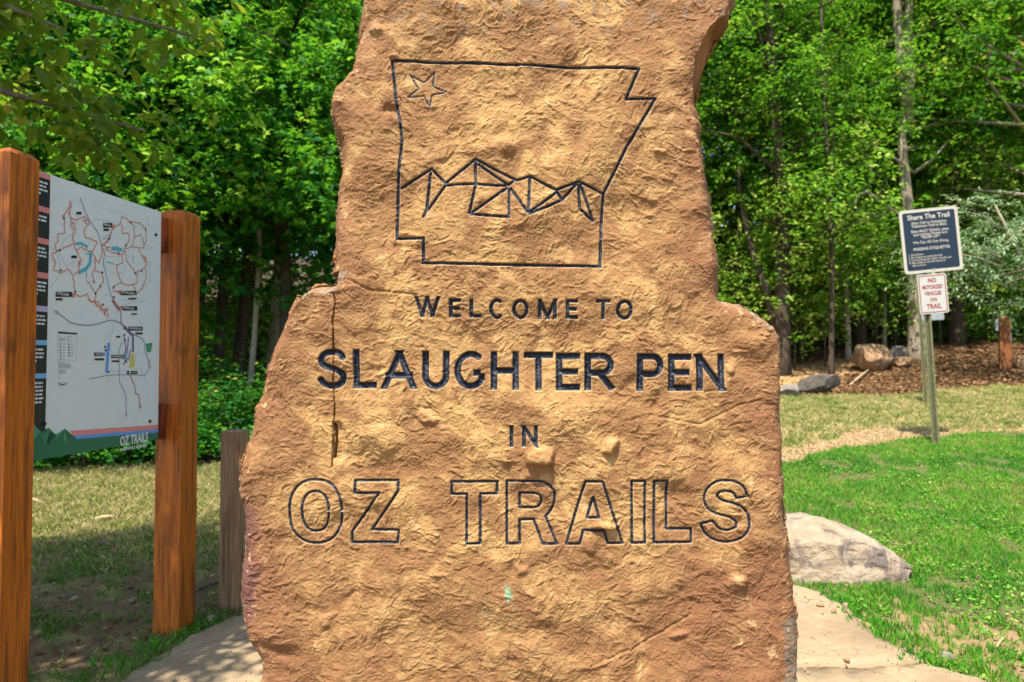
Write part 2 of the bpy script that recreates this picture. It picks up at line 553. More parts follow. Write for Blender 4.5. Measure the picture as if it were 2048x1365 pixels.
for k, A in CV.items():
    CARVE = np.maximum(CARVE, DEP[k] * np.minimum(A / (DEP[k] * 0.75), 1.0) ** 0.85)
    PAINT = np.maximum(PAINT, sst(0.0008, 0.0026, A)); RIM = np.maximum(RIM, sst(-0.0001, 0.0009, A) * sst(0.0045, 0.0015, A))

# ------------------------------------------------ the surface
x, z = GX, GZ
wx = fbm(x * 5.2, z * 5.2, 3, 21) * 0.17
wz = fbm(x * 5.2, z * 5.2, 3, 22) * 0.17
wx2 = fbm(x * 16, z * 16, 2, 23) * 0.026
wz2 = fbm(x * 16, z * 16, 2, 24) * 0.026
H = 0.024 * fbm(x * 2.4, z * 2.4, 2, 25) + 0.0125 * fbm(x * 6.0 + wx, z * 7.0 + wz, 2, 26)
H += 0.0040 * fbm((x + wx2) * 15, (z + wz2) * 17, 2, 27)
# smeared ripples that follow swirling contours
sw = fbm((x + wx) * 4.0, (z + wz) * 5.0, 2, 28)
ph = (sw * 30.0 + z * 26.0 + wz2 * 34)
saw = ph - np.floor(ph)
rip = np.where(saw < 0.78, saw / 0.78, (1 - saw) / 0.22)
ph2 = ph * 1.9 + 3 * fbm(x * 9, z * 9, 2, 33)
saw2 = ph2 - np.floor(ph2)
rip2 = np.where(saw2 < 0.72, saw2 / 0.72, (1 - saw2) / 0.28)
m1 = sst(-0.12, 0.34, fbm(x * 7, z * 7, 3, 29))
m2 = sst(-0.2, 0.30, fbm(x * 11, z * 11, 3, 30))
H += 0.0025 * rip * m1 + 0.0011 * rip2 * m2
# thin flaking layers with sharp little scarps
fl = fbm((x + wx2 * 0.6) * 34, (z + wz2 * 0.6) * 44, 4, 31) * 5.0 + 3 * sw
ft = fl - np.floor(fl)
H += 0.0011 * (np.floor(fl) + sst(0.70, 1.0, ft) - 0.55 * fl) * (0.35 + 0.65 * m2)
H += 0.0022 * np.abs(fbm((x + wx2) * 38, (z + wz2) * 46, 3, 32)) + 0.0016 * fbm(x * 120, z * 120, 2, 34)
ridg = 1 - np.abs(fbm((x + wx2) * 11, (z + wz2) * 15, 3, 35)) * 3.2
H += 0.0022 * np.clip(ridg, 0, 1) ** 3 * (1 - m1)
# short curved scrape marks, each a slow rise and a sharp little step, following the swirl of the bedding
rs = np.random.RandomState(8)
NS = 7500
sxs = rs.uniform(gx0, gx1, NS); szs = rs.uniform(gz0, gz1, NS)
fa = fbm(sxs * 3.2, szs * 3.2, 3, 36) * 4.2 + 0.25 * rs.normal(size=NS)
dens = fbm(sxs * 5, szs * 5, 2, 37)
for i in range(NS):
    if dens[i] < -0.08 and rs.rand() < .8:
        continue
    ln = rs.uniform(0.010, 0.034); wd_ = rs.uniform(0.004, 0.011); amp = rs.uniform(0.0008, 0.0036) * (1 if rs.rand() < .85 else -1)
    w = win(sxs[i] - ln, sxs[i] + ln, szs[i] - ln, szs[i] + ln)
    X = GX[w] - sxs[i]; Z = GZ[w] - szs[i]
    c, s_ = math.cos(fa[i]), math.sin(fa[i])
    S = (X * c + Z * s_) / ln
    T_ = (Z * c - X * s_ + (X * c + Z * s_) ** 2 * rs.uniform(-18, 18)) * (1 if c > 0 else -1)
    H[w] += amp * np.clip(1 - S * S, 0, 1) * np.where(T_ > 0, np.clip(1 - T_ / wd_, 0, 1), np.clip(1 + T_ / 0.0022, 0, 1))
def blob(px, py, rx, ry, hgt_, rot=0.0, sharp=2.0):
    global H
    cx, cz = onstone(px, py)
    rx *= PXM; ry *= PXM
    w = win(cx - 2.4 * max(rx, ry), cx + 2.4 * max(rx, ry), cz - 2.4 * max(rx, ry), cz + 2.4 * max(rx, ry))
    c, s_ = math.cos(rot), math.sin(rot)
    X = GX[w] - cx + wx2[w] * 0.9; Z = GZ[w] - cz + wz2[w] * 0.9
    d = np.sqrt(((X * c + Z * s_) / rx) ** 2 + ((Z * c - X * s_) / ry) ** 2)
    H[w] += hgt_ * np.exp(-d ** (2 * sharp))
for b in [(1082, 912, 28, 22, .030, .25, 4.0), (1222, 890, 17, 11, .026, .1, 2.2), (1212, 1052, 28, 10, .020, .1, 3.0), (1018, 296, 16, 22, .010, .3, 1.2),
          (1080, 1222, 30, 34, .011, 0, 1.6), (1082, 1216, 13, 16, -.010, 0, 1.5), (1458, 742, 7, 9, .010, 0, 1.5), (748, 58, 14, 12, .014, 0, 1.4),
          (790, 115, 10, 8, .010, 0, 1.4), (1320, 307, 7, 7, .006, 0, 1.5), (886, 325, 14, 6, -.006, .2, 1.5), (1150, 425, 12, 18, -.008, .3, 1.5),
          (1360, 1272, 15, 9, .012, .2, 1.4), (1480, 1165, 20, 14, .016, 0, 1.3), (1385, 1212, 8, 16, -.008, .2, 1.5), (855, 835, 24, 9, .012, -.3, 1.5),
          (650, 1245, 12, 12, .008, 0, 1.5), (664, 1232, 8, 8, .006, 0, 1.5), (1042, 1140, 12, 9, .010, 0, 1.4), (1275, 255, 30, 22, .008, .4, 1.5),
          (560, 1305, 40, 12, -.010, -.2, 1.4), (1180, 1330, 40, 5, .006, .35, 1.4), (1345, 985, 30, 30, -.020, 0, 1.2), (1500, 690, 40, 30, .016, 0, 1.2),
          (720, 1000, 60, 40, .012, 0, 1.0), (1150, 600, 90, 50, .014, 0, 1.0), (760, 880, 40, 30, .016, 0, 1.0)]:
    blob(*b)
rs = np.random.RandomState(5)
for i in range(90):
    bx, by = rs.uniform(480, 1600), rs.uniform(-150, 1500)
    r_ = rs.uniform(3, 13)
    blob(bx, by, r_ * rs.uniform(.8, 1.8), r_, rs.choice([-1, 1, 1]) * rs.uniform(.002, .007), rs.uniform(0, 3), rs.uniform(1, 1.8))
def groove(pts, half, dep, raised=False):
    global H
    P = [np.array(onstone(*p)) for p in pts]
    h = half * PXM
    for i in range(len(P) - 1):
        a, b = P[i], P[i + 1]
        w = win(min(a[0], b[0]) - 4 * h, max(a[0], b[0]) + 4 * h, min(a[1], b[1]) - 4 * h, max(a[1], b[1]) + 4 * h)
        d = b - a; L2 = d @ d
        X = GX[w] + wx2[w] * 0.15; Z = GZ[w]
        t = np.clip(((X - a[0]) * d[0] + (Z - a[1]) * d[1]) / L2, 0, 1)
        dd = np.hypot(X - a[0] - t * d[0], Z - a[1] - t * d[1])
        GRV[w] = np.maximum(GRV[w], dep * np.clip(1.3 - dd / h, 0, 1))
GRV = np.zeros(GX.shape)
groove([(1180, 1335), (1280, 1290), (1330, 1265), (1385, 1232)], 3.0, .004)
groove([(700, 560), (735, 580), (790, 585), (830, 590)], 3.0, .004)
groove([(1270, 215), (1262, 240), (1290, 275)], 2.0, .003)
groove([(905, 780), (925, 840), (940, 890)], 3.5, .004)
groove([(1300, 830), (1400, 850), (1480, 810), (1520, 800)], 3.0, .003)
H -= GRV
GRV = np.zeros(GX.shape)
CRACK = [(669, 560), (668, 590), (671, 605), (667, 640), (666, 680), (668, 720), (665, 760), (666, 790), (669, 810), (667, 850), (665, 890), (663, 935)]
groove(CRACK, 1.5, .030)
groove([(668, 850), (670, 865), (671, 885), (667, 915)], 3.6, .045)
CRK = GRV.copy()
GRV = np.zeros(GX.shape)
groove([(676, 855), (682, 880), (676, 915)], 11, .012)
H -= CRK + GRV
# one side of the crack stands a little proud
cxl = np.interp(GZ, [onstone(*p)[1] for p in CRACK][::-1], [onstone(*p)[0] for p in CRACK][::-1])
H += 0.006 * np.exp(-np.maximum(0, GX - cxl) / 0.06) * (GX > cxl) * sst(1.04, 1.12, GZ) * (GZ < 1.66)
# the edges break back
edge = 0.010 + 0.012 * np.clip(fbm(x * 5, z * 5, 2, 40) + 0.4, 0, 1)
H -= 0.055 * np.clip(1 - ED / (edge * 2.4), 0, 1) ** 2.0
H -= 0.030 * np.clip(1 - ED / 0.12, 0, 1) ** 2 * np.clip(0.6 + 2 * fbm(x * 3, z * 3, 2, 41), 0, 1.3)
# broken side face at the upper right, sloping back, and the chipped left shoulder
def recede(polypx, dep, width):
    global H
    pl = [onstone(*p) for p in polypx]
    k = inside(pl, GX, GZ)
    H[k] -= dep * (1 - np.clip(ED[k] / width, 0, 1))
    return k
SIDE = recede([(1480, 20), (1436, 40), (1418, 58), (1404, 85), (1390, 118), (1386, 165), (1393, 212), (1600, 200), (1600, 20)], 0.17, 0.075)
CHIP = recede([(580, 560), (700, 540), (668, 590), (640, 590), (622, 594), (606, 602), (590, 600)], 0.10, 0.036)
CHIP2 = recede([(1436, 590), (1450, 608), (1480, 622), (1512, 642), (1540, 662), (1570, 640), (1500, 590)], 0.035, 0.018)
Hs = H.copy()
H = H * (1 - 0.0 * PAINT)
# grooves keep an even floor under the rough face
H -= CARVE
# ------------------------------------------------ colour of the stone (mostly minerals; groove rim light and side face shade are painted in)
tan = np.array([0.300, 0.166, 0.062]); yel = np.array([0.355, 0.207, 0.074]); brn = np.array([0.200, 0.094, 0.035]); red = np.array([0.150, 0.062, 0.027])
pale = np.array([0.43, 0.275, 0.125]); gry = np.array([0.20, 0.18, 0.15]); pur = np.array([0.125, 0.050, 0.040])
def C(a, b, t):
    return a + (b - a) * t[..., None]
n1 = fbm(x * 2.6, z * 2.9, 4, 50); n2 = fbm((x + wx) * 6, (z + wz) * 7, 4, 51); n3 = fbm((x + wx2) * 22, (z + wz2) * 24, 3, 52)
col = np.ones(GX.shape + (3,)) * tan
col = C(col, yel, sst(-0.05, 0.30, n2 + 0.5 * n1))
col = C(col, brn, sst(0.0, 0.34, -n2 - 0.4 * n1 + 0.12) * 0.85)
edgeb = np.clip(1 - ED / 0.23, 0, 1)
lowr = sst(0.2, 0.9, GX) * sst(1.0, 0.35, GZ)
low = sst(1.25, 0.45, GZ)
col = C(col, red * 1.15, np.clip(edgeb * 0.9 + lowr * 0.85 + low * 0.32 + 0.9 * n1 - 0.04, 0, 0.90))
col = C(col, pale, 0.55 * sst(0.12, 0.4, n3) * sst(0.0, 0.3, n2))
col = C(col, brn * 0.85, 0.55 * sst(0.10, 0.4, -n3))
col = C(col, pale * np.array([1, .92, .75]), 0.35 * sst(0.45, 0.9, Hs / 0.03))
LX = np.interp(GZ, [0.1, 0.45, 0.72, 1.0], [-0.90, -0.90, -0.88, -0.88])
purm = sst(0.055, 0.0, GX - LX + 0.05 * n2) * sst(0.25, 0.4, GZ) * sst(1.02, 0.85, GZ)
col = C(col, pur, np.clip(purm * 0.9, 0, 1))
lich = sst(0.26, 0.42, fbm(x * 30, z * 30, 3, 53)) * sst(0.03, 0.0, ED + 0.02 * n3)
col = C(col, gry, lich * 0.7)
bl = inside([onstone(*p) for p in [(1568, 1245), (1600, 1235), (1620, 1400), (1566, 1400), (1572, 1330)]], GX + 0.02 * n3, GZ + 0.03 * n3)
col = C(col, gry * np.array([.62, .58, .50]), bl * (0.35 + 0.6 * sst(-0.2, 0.2, fbm(x * 60, z * 60, 2, 54))))
col = C(col, pale * 1.1, 0.8 * sst(0.40, 0.5, fbm(x * 45, z * 45, 2, 55)) * sst(0.10, 0.02, ED))
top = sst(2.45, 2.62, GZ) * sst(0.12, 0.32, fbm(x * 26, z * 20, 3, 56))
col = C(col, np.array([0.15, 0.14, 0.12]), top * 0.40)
for k in (CHIP, CHIP2):
    col[k] = C(col[k], np.array([0.22, 0.18, 0.13]), sst(-0.25, 0.25, n3[k]) * 0.75)
col[SIDE] = C(col[SIDE] * 0.75, np.array([0.30, 0.115, 0.022]), sst(-0.2, 0.2, n2[SIDE]) * 0.8)  # orange side face, its shade put into the colour
gc = onstone(1018, 1188)
gm = np.exp(-(((x - gc[0] + wx2 * .4) / 0.011) ** 2 + ((z - gc[1] + 0.5 * (x - gc[0]) + wz2 * .4) / 0.026) ** 2) ** 1.5) * sst(-0.3, 0.1, fbm(x * 90, z * 90, 2, 57))
col = C(col, np.array([0.13, 0.42, 0.26]), gm * 0.85)
col = C(col, pale * 1.15, RIM * 0.75)  # pale chipped rims, brightened to stand in for sunlit groove edges
col = np.clip(col, 0.01, 0.9)
PAINT = PAINT * (1 - 0.55 * sst(0.30, 0.5, fbm(x * 150, z * 150, 2, 58)) ) * (1 - 0.9 * (CRK > 0.004))

# ------------------------------------------------ the mesh
Y = D_STONE - H
need = INS.copy()
quad_any = INS[:-1, :-1] | INS[1:, :-1] | INS[:-1, 1:] | INS[1:, 1:]
cnt = INS[:-1, :-1].astype(int) + INS[1:, :-1] + INS[:-1, 1:] + INS[1:, 1:]
use = cnt >= 2
used = np.zeros(GX.shape, bool)
used[:-1, :-1] |= use; used[1:, :-1] |= use; used[:-1, 1:] |= use; used[1:, 1:] |= use
snap = used & ~INS
PXs = np.where(snap, NEX, GX); PZs = np.where(snap, NEZ, GZ)
idx = -np.ones(GX.shape, np.int64)
idx[used] = np.arange(used.sum())
Vs = np.stack([PXs[used], Y[used], PZs[used]], 1)
Q = np.stack([idx[:-1, :-1][use], idx[:-1, 1:][use], idx[1:, 1:][use], idx[1:, :-1][use]], 1)
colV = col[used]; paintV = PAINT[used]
# outline loop of the face, then the broken sides running back
e = np.concatenate([Q[:, [0, 1]], Q[:, [1, 2]], Q[:, [2, 3]], Q[:, [3, 0]]])
key = np.minimum(e[:, 0], e[:, 1]) * (10 ** 8) + np.maximum(e[:, 0], e[:, 1])
uq, first, c_ = np.unique(key, return_index=True, return_counts=True)
be = e[first[c_ == 1]]
nxt = dict(zip(be[:, 0].tolist(), be[:, 1].tolist()))
best = []
seen = set()
for s0 in list(nxt):
    if s0 in seen:
        continue
    loop = [s0]; seen.add(s0); q = nxt[s0]
    while q != s0 and q in nxt and q not in seen:
        loop.append(q); seen.add(q); q = nxt[q]
    if len(loop) > len(best):
        best = loop
loop = np.array(best)
LP = Vs[loop]
tx = np.roll(LP, -6, 0) - np.roll(LP, 6, 0)
nrm = np.stack([tx[:, 2], -tx[:, 0]], 1)
nrm /= np.linalg.norm(nrm, axis=1, keepdims=True) + 1e-9
if np.mean((LP[:, 0] - LP[:, 0].mean()) * nrm[:, 0]) < 0:
    nrm = -nrm
RINGS = 22; THICK = 0.46
rv = []; rc = []
for r_ in range(1, RINGS + 1):
    f = r_ / RINGS
    yb = D_STONE + THICK * f
    d_ = f * THICK
    o_ = 0.026 * fbm(LP[:, 0] * 5 + LP[:, 2] * 2.3, d_ * 9 + LP[:, 2] * 5, 3, 61) + 0.012 * fbm((LP[:, 0] + LP[:, 2]) * 24, d_ * 30 + LP[:, 0] * 9, 2, 62)
    o_ = o_ * min(1, f * 6) - 0.02 * f - 0.10 * max(0, f - 0.75) ** 1.5
    yy = LP[:, 1] + (yb - LP[:, 1]) * f
    rv.append(np.stack([LP[:, 0] + nrm[:, 0] * o_, yy, LP[:, 2] + nrm[:, 1] * o_], 1))
    nn = fbm(LP[:, 0] * 9 + d_ * 14, LP[:, 2] * 9 - d_ * 11, 3, 63)
    cc = C(np.ones((len(LP), 3)) * np.array([0.34, 0.145, 0.034]), np.array([0.20, 0.125, 0.07]), sst(-0.2, 0.3, nn))
    rc.append(C(cc, np.array([0.15, 0.15, 0.14]), 0.6 * sst(0.1, 0.4, fbm(LP[:, 0] * 30 + d_ * 20, LP[:, 2] * 30, 2, 64))))
base_n = len(Vs); n_l = len(LP)
ring = [loop] + [base_n + k * n_l + np.arange(n_l) for k in range(RINGS)]
SQ = []
for k in range(RINGS):
    a, b = ring[k], ring[k + 1]
    SQ.append(np.stack([a, b, np.roll(b, -1), np.roll(a, -1)], 1))
SQ = np.concatenate(SQ)
cen = np.array([[0.0, D_STONE + THICK + 0.02, 1.2]])
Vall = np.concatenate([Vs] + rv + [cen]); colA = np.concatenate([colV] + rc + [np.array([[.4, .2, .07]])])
paintA = np.concatenate([paintV, np.zeros(len(Vall) - len(Vs))])
bk = np.stack([ring[-1], np.full(n_l, len(Vall) - 1), np.roll(ring[-1], -1)], 1)

m_stone, n, p = mat('sandstone')
cattr = attr(n, 'stone_colour')
g1 = noise_node(n, 260, 4, 0.7)
g2 = noise_node(n, 55, 5, 0.65)
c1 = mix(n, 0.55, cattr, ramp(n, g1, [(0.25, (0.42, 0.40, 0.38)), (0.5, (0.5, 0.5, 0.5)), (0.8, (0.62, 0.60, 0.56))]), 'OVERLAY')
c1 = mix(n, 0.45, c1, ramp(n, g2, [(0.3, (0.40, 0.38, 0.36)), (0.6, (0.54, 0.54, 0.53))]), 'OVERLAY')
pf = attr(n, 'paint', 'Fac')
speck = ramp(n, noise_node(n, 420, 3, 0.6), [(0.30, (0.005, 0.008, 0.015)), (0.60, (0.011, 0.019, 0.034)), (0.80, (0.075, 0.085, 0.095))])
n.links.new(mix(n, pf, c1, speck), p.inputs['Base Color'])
rr = n.nodes.new('ShaderNodeMapRange')
rr.inputs['To Min'].default_value = 0.88; rr.inputs['To Max'].default_value = 0.38
n.links.new(pf, rr.inputs[0]); n.links.new(rr.outputs[0], p.inputs['Roughness'])
p.inputs['Specular IOR Level'].default_value = 0.3
b1 = bump(n, None, noise_node(n, 330, 5, 0.7), 0.7, 0.0026)
bump(n, p, noise_node(n, 90, 4, 0.6, dist=0.8), 0.6, 0.0045, b1)

stone = thing('carved_stone', 'tall tan sandstone slab carved with a state outline, mountains and black painted lettering', 'stone monument', (0, D_STONE + 0.2, 0))
org = np.array([0, D_STONE + 0.2, 0])
def part_of_stone(name, quads, tris=None, **pr):
    vi = np.unique(np.concatenate([quads.ravel()] + ([tris.ravel()] if tris is not None else [])))
    mp = np.zeros(len(Vall), np.int64); mp[vi] = np.arange(len(vi))
    me = mesh_np(name, Vall[vi] - org, mp[quads], mp[tris] if tris is not None else None, smooth=True)
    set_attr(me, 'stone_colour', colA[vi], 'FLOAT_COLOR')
    set_attr(me, 'paint', paintA[vi], 'FLOAT')
    return obj(name, me, m_stone, stone, **pr)
lab = np.zeros(use.sum(), int)
names = list(CV)
for i, k in enumerate(names):
    A = CV[k]
    q = (A[:-1, :-1] + A[1:, :-1] + A[:-1, 1:] + A[1:, 1:]) * 0.25
    lab[(q > 0.0004)[use]] = i + 1
part_of_stone('stone_body', np.concatenate([Q[lab == 0], SQ]), bk)
PN = {'welcome': ('engraved_lettering', 'small engraved word WELCOME'), 'to': ('engraved_lettering', 'small engraved word TO'), 'slaughter': ('engraved_lettering', 'large solid engraved word SLAUGHTER'), 'pen': ('engraved_lettering', 'large solid engraved word PEN'),
      'in': ('engraved_lettering', 'small engraved word IN'), 'oz': ('engraved_lettering', 'outlined engraved word OZ'), 'trails': ('engraved_lettering', 'outlined engraved word TRAILS'),
      'state': ('engraved_outline', None), 'star': ('engraved_star', None), 'peaks': ('engraved_mountains', None)}
for i, k in enumerate(names):
    nm, lb = PN[k]
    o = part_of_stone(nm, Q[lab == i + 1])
    if lb:
        o['label'] = lb
del GXf, GZf, NEX, NEZ, ED, col, H, Hs, CV

# ================================================================== ground sheet
def scatter_mask(x, y, f, seed, a, b):
    return sst(a, b, fbm(x * f, y * f, 3, seed))
LAWN_PX = [(1180, 1010), (1380, 958), (1500, 938), (1570, 926), (1620, 913), (1700, 894), (1800, 881), (1900, 871), (2048, 867), (2700, 862), (5000, 1000), (5000, 4000), (2400, 2600), (1960, 1365),
           (1850, 1330), (1760, 1280), (1700, 1225), (1640, 1190), (1590, 1172), (1380, 1150), (1200, 1090)]
PATH_PX = [(1180, 1005), (1380, 957), (1500, 936), (1570, 925), (1620, 912), (1700, 893), (1800, 880), (1900, 870), (2048, 866), (2700, 861), (2700, 852), (2048, 857), (1900, 861), (1830, 865), (1780, 856), (1720, 860),
           (1660, 877), (1600, 893), (1500, 914), (1380, 935), (1180, 985)]
BANK_PX = [(1000, 835), (1380, 806), (1500, 800), (1570, 795), (1640, 790), (1700, 787), (1800, 790), (1850, 786), (1950, 776), (2048, 770), (2500, 760), (4000, 755), (4000, 300), (900, 300)]
TRAIL_PX = [(1380, 790), (1560, 784), (1610, 770), (1690, 752), (1735, 735), (1740, 722), (1700, 714), (1640, 722), (1560, 733), (1380, 745), (1200, 790)]
dirt_l = np.array([0.19, 0.125, 0.062])
def zone(x, y):
    """weights of lawn, dirt path, bank, sandy trail, dry mown grass, plain soil"""
    jx = 0.10 * fbm(x * 2.2, y * 2.2, 3, 71); jy = 0.22 * fbm(x * 1.7, y * 1.7, 3, 72)
    X, Y_ = x + jx, y + jy
    front = Y_ > 0.8
    u, v = to_px(X, np.maximum(Y_, 0.8), hgt(X, np.maximum(Y_, 0.8), False))
    lawn = inside(LAWN_PX, u, v) & front
    path = inside(PATH_PX, u, v) & front
    bank = inside(BANK_PX, u, v) & front & (Y_ > 11)
    trail = inside(TRAIL_PX, u, v) & front & (Y_ > 11)
    right = X > 0.4 + 1.2 * fbm(x * 0.7, y * 0.7, 3, 73) - 0.1 * (y - 6)
    dry = right & front & ~lawn & ~path & ~bank & (Y_ > 7)
    return lawn, path, bank, trail, dry, right
angs = np.concatenate([np.linspace(-180, -50, 27)[:-1], np.linspace(-50, 50, 401)[:-1], np.linspace(50, 180, 27)[:-1]])
rads = [0.35]
while rads[-1] < 160:
    rads.append(rads[-1] * (1.0115 if rads[-1] < 22 else 1.035))
rads = np.array(rads)
AA, RR = np.meshgrid(np.radians(angs), rads)
gx = (RR * np.sin(AA)).ravel(); gy = (RR * np.cos(AA)).ravel()
near = sst(24, 10, np.hypot(gx, gy))
gh = hgt(gx, np.maximum(gy, -2)) + near * (0.012 * fbm(gx * 7, gy * 7, 3, 5) + 0.006 * fbm(gx * 25, gy * 25, 2, 6)) - 0.004
gv = np.stack([gx, gy, gh], 1)
gv = np.concatenate([gv, [[0, 0, hz(0, 0)]]])
na, nr = len(angs), len(rads)
I = np.arange(nr * na).reshape(nr, na)
gq = np.stack([I[:-1, :], np.roll(I, -1, 1)[:-1, :], np.roll(I, -1, 1)[1:, :], I[1:, :]], -1).reshape(-1, 4)[:, ::-1]
gt = np.stack([I[0], np.full(na, nr * na), np.roll(I[0], -1)], 1)[:, ::-1]
zx, zy = gv[:, 0], gv[:, 1]
lawn, path, bank, trail, dry, right = zone(zx, zy)
soil = np.array([0.135, 0.086, 0.046]); soil2 = np.array([0.23, 0.155, 0.080]); straw = np.array([0.22, 0.17, 0.072]); olive = np.array([0.16, 0.175, 0.045])
grn = np.array([0.036, 0.070, 0.012]); sand = np.array([0.27, 0.185, 0.10]); mulch = np.array([0.18, 0.105, 0.053]); litter = np.array([0.055, 0.036, 0.020])
def Cm(a, b, t):
    return a + (b - a) * np.asarray(t)[:, None]
n_a = fbm(zx * 0.9, zy * 0.9, 4, 80); n_b = fbm(zx * 4, zy * 4, 3, 81); n_c = fbm(zx * 14, zy * 14, 2, 82)
gc_ = np.ones((len(gv), 3)) * soil
# left clearing: trodden soil, dry grass farther out
gc_ = Cm(gc_, soil2, sst(-0.1, 0.3, n_b + 0.4 * n_a))
gc_ = Cm(gc_, straw, sst(4.2, 5.6, zy + 1.2 * n_a) * sst(9.6, 8.4, zy + 0.5 * n_b) * (0.60 + 0.4 * sst(-0.2, 0.2, n_b)))
gc_ = Cm(gc_, olive, 0.7 * sst(0.05, 0.32, n_b + 0.3 * n_a) * sst(9.6, 8.6, zy))
gc_ = Cm(gc_, litter, sst(8.4, 9.4, zy + 0.5 * n_b) * ~right)
def over(mask, base, c2, noise_, amt=1.0):
    global gc_
    cc = Cm(np.ones((len(gv), 3)) * base, c2, noise_)
    k = mask
    gc_[k] = cc[k] * amt + gc_[k] * (1 - amt)
over(dry, straw, olive, 0.85 * sst(-0.12, 0.25, n_b + 0.5 * n_a))
over(path, sand, soil2, 0.5 * sst(0, 0.3, n_c))
over(bank, mulch, np.array([0.085, 0.040, 0.020]), sst(-0.1, 0.3, n_b))
over(bank & trail, np.array([0.34, 0.205, 0.09]), np.array([0.24, 0.135, 0.06]), sst(0, 0.3, n_b))
over(bank & (zy > 19.3), litter, mulch, 0.3 * sst(0, 0.3, n_b))
over(lawn, np.array([0.085, 0.095, 0.030]), np.array([0.12, 0.095, 0.045]), 0.8 * sst(0.0, 0.3, n_b))
# worn edge of the lawn in front of the boulder
worn = lawn & (zy < 3.9 + 0.5 * n_b)
over(worn, soil2, grn, 0.55 * sst(-0.15, 0.12, n_c + n_b * 0.6))
m_gr, n, p = mat('soil')
gcat = attr(n, 'ground_colour')
f1 = noise_node(n, 9, 6, 0.65); f2 = noise_node(n, 60, 4, 0.7)
cc = mix(n, 0.5, gcat, ramp(n, f1, [(0.3, (0.36, 0.36, 0.36)), (0.65, (0.58, 0.57, 0.55))]), 'OVERLAY')
cc = mix(n, 0.6, cc, ramp(n, f2, [(0.3, (0.34, 0.33, 0.32)), (0.7, (0.64, 0.63, 0.6))]), 'OVERLAY')
n.links.new(cc, p.inputs['Base Color'])
p.inputs['Roughness'].default_value = 0.95
p.inputs['Specular IOR Level'].default_value = 0.15
bump(n, p, f2, 0.6, 0.02, bump(n, None, f1, 0.4, 0.05))
regv = np.zeros(len(gv), int)
regv[dry] = 4; regv[bank] = 3; regv[path] = 2; regv[lawn] = 1
qr = regv[gq[:, 0]]
for rid, nm in ((0, 'ground'), (1, 'lawn'), (2, 'dirt_path'), (3, 'bank'), (4, 'mown_grass')):
    qs = gq[qr == rid]
    ts = gt if rid == 0 else None
    vi = np.unique(np.concatenate([qs.ravel()] + ([gt.ravel()] if rid == 0 else [])))
    mp = np.zeros(len(gv), np.int64); mp[vi] = np.arange(len(vi))
    me = mesh_np(nm, gv[vi], mp[qs], mp[ts] if ts is not None else None, smooth=True)
    set_attr(me, 'ground_colour', np.clip(gc_[vi], 0.005, 0.8), 'FLOAT_COLOR')
    obj(nm, me, m_gr, kind='structure')

# ================================================================== flagstones
m_flag, n, p = mat('flagstone')
q1 = noise_node(n, 2.4, 6, 0.62); q2 = noise_node(n, 26, 5, 0.65); q3 = noise_node(n, 6, 4, 0.6, dist=1.5)
fc = ramp(n, q1, [(0.30, (0.185, 0.125, 0.068)), (0.55, (0.26, 0.186, 0.104)), (0.75, (0.285, 0.194, 0.100))])
fc = mix(n, 0.5, fc, ramp(n, q2, [(0.3, (0.38, 0.37, 0.36)), (0.65, (0.56, 0.56, 0.55))]), 'OVERLAY')
fc = mix(n, ramp(n, q3, [(0.60, (0, 0, 0)), (0.72, (0.6, 0.6, 0.6))]), fc, (0.19, 0.135, 0.085))
vo = n.nodes.new('ShaderNodeTexVoronoi'); vo.feature = 'DISTANCE_TO_EDGE'; vo.inputs['Scale'].default_value = 1.5
vm = n.nodes.new('ShaderNodeVectorMath'); vm.operation = 'MULTIPLY_ADD'
tcn = n.nodes.new('ShaderNodeTexCoord'); nz_ = n.nodes.new('ShaderNodeTexNoise'); nz_.inputs['Scale'].default_value = 5; nz_.inputs['Detail'].default_value = 5
n.links.new(tcn.outputs['Object'], nz_.inputs['Vector']); n.links.new(nz_.outputs['Color'], vm.inputs[0]); vm.inputs[1].default_value = (.5, .5, .5); n.links.new(tcn.outputs['Object'], vm.inputs[2])
n.links.new(vm.outputs[0], vo.inputs['Vector'])
crk = ramp(n, vo.outputs['Distance'], [(0.0, (1, 1, 1)), (0.012, (0, 0, 0))])
gate = ramp(n, q1, [(0.46, (0, 0, 0)), (0.56, (.75, .75, .75))])
mg = n.nodes.new('ShaderNodeMath'); mg.operation = 'MULTIPLY'; n.links.new(crk, mg.inputs[0]); n.links.new(gate, mg.inputs[1])
fc = mix(n, mg.outputs[0], fc, (0.06, 0.04, 0.025))
n.links.new(fc, p.inputs['Base Color'])
p.inputs['Roughness'].default_value = 0.85
bump(n, p, q2, 0.5, 0.012, bump(n, None, q3, 0.5, 0.02))
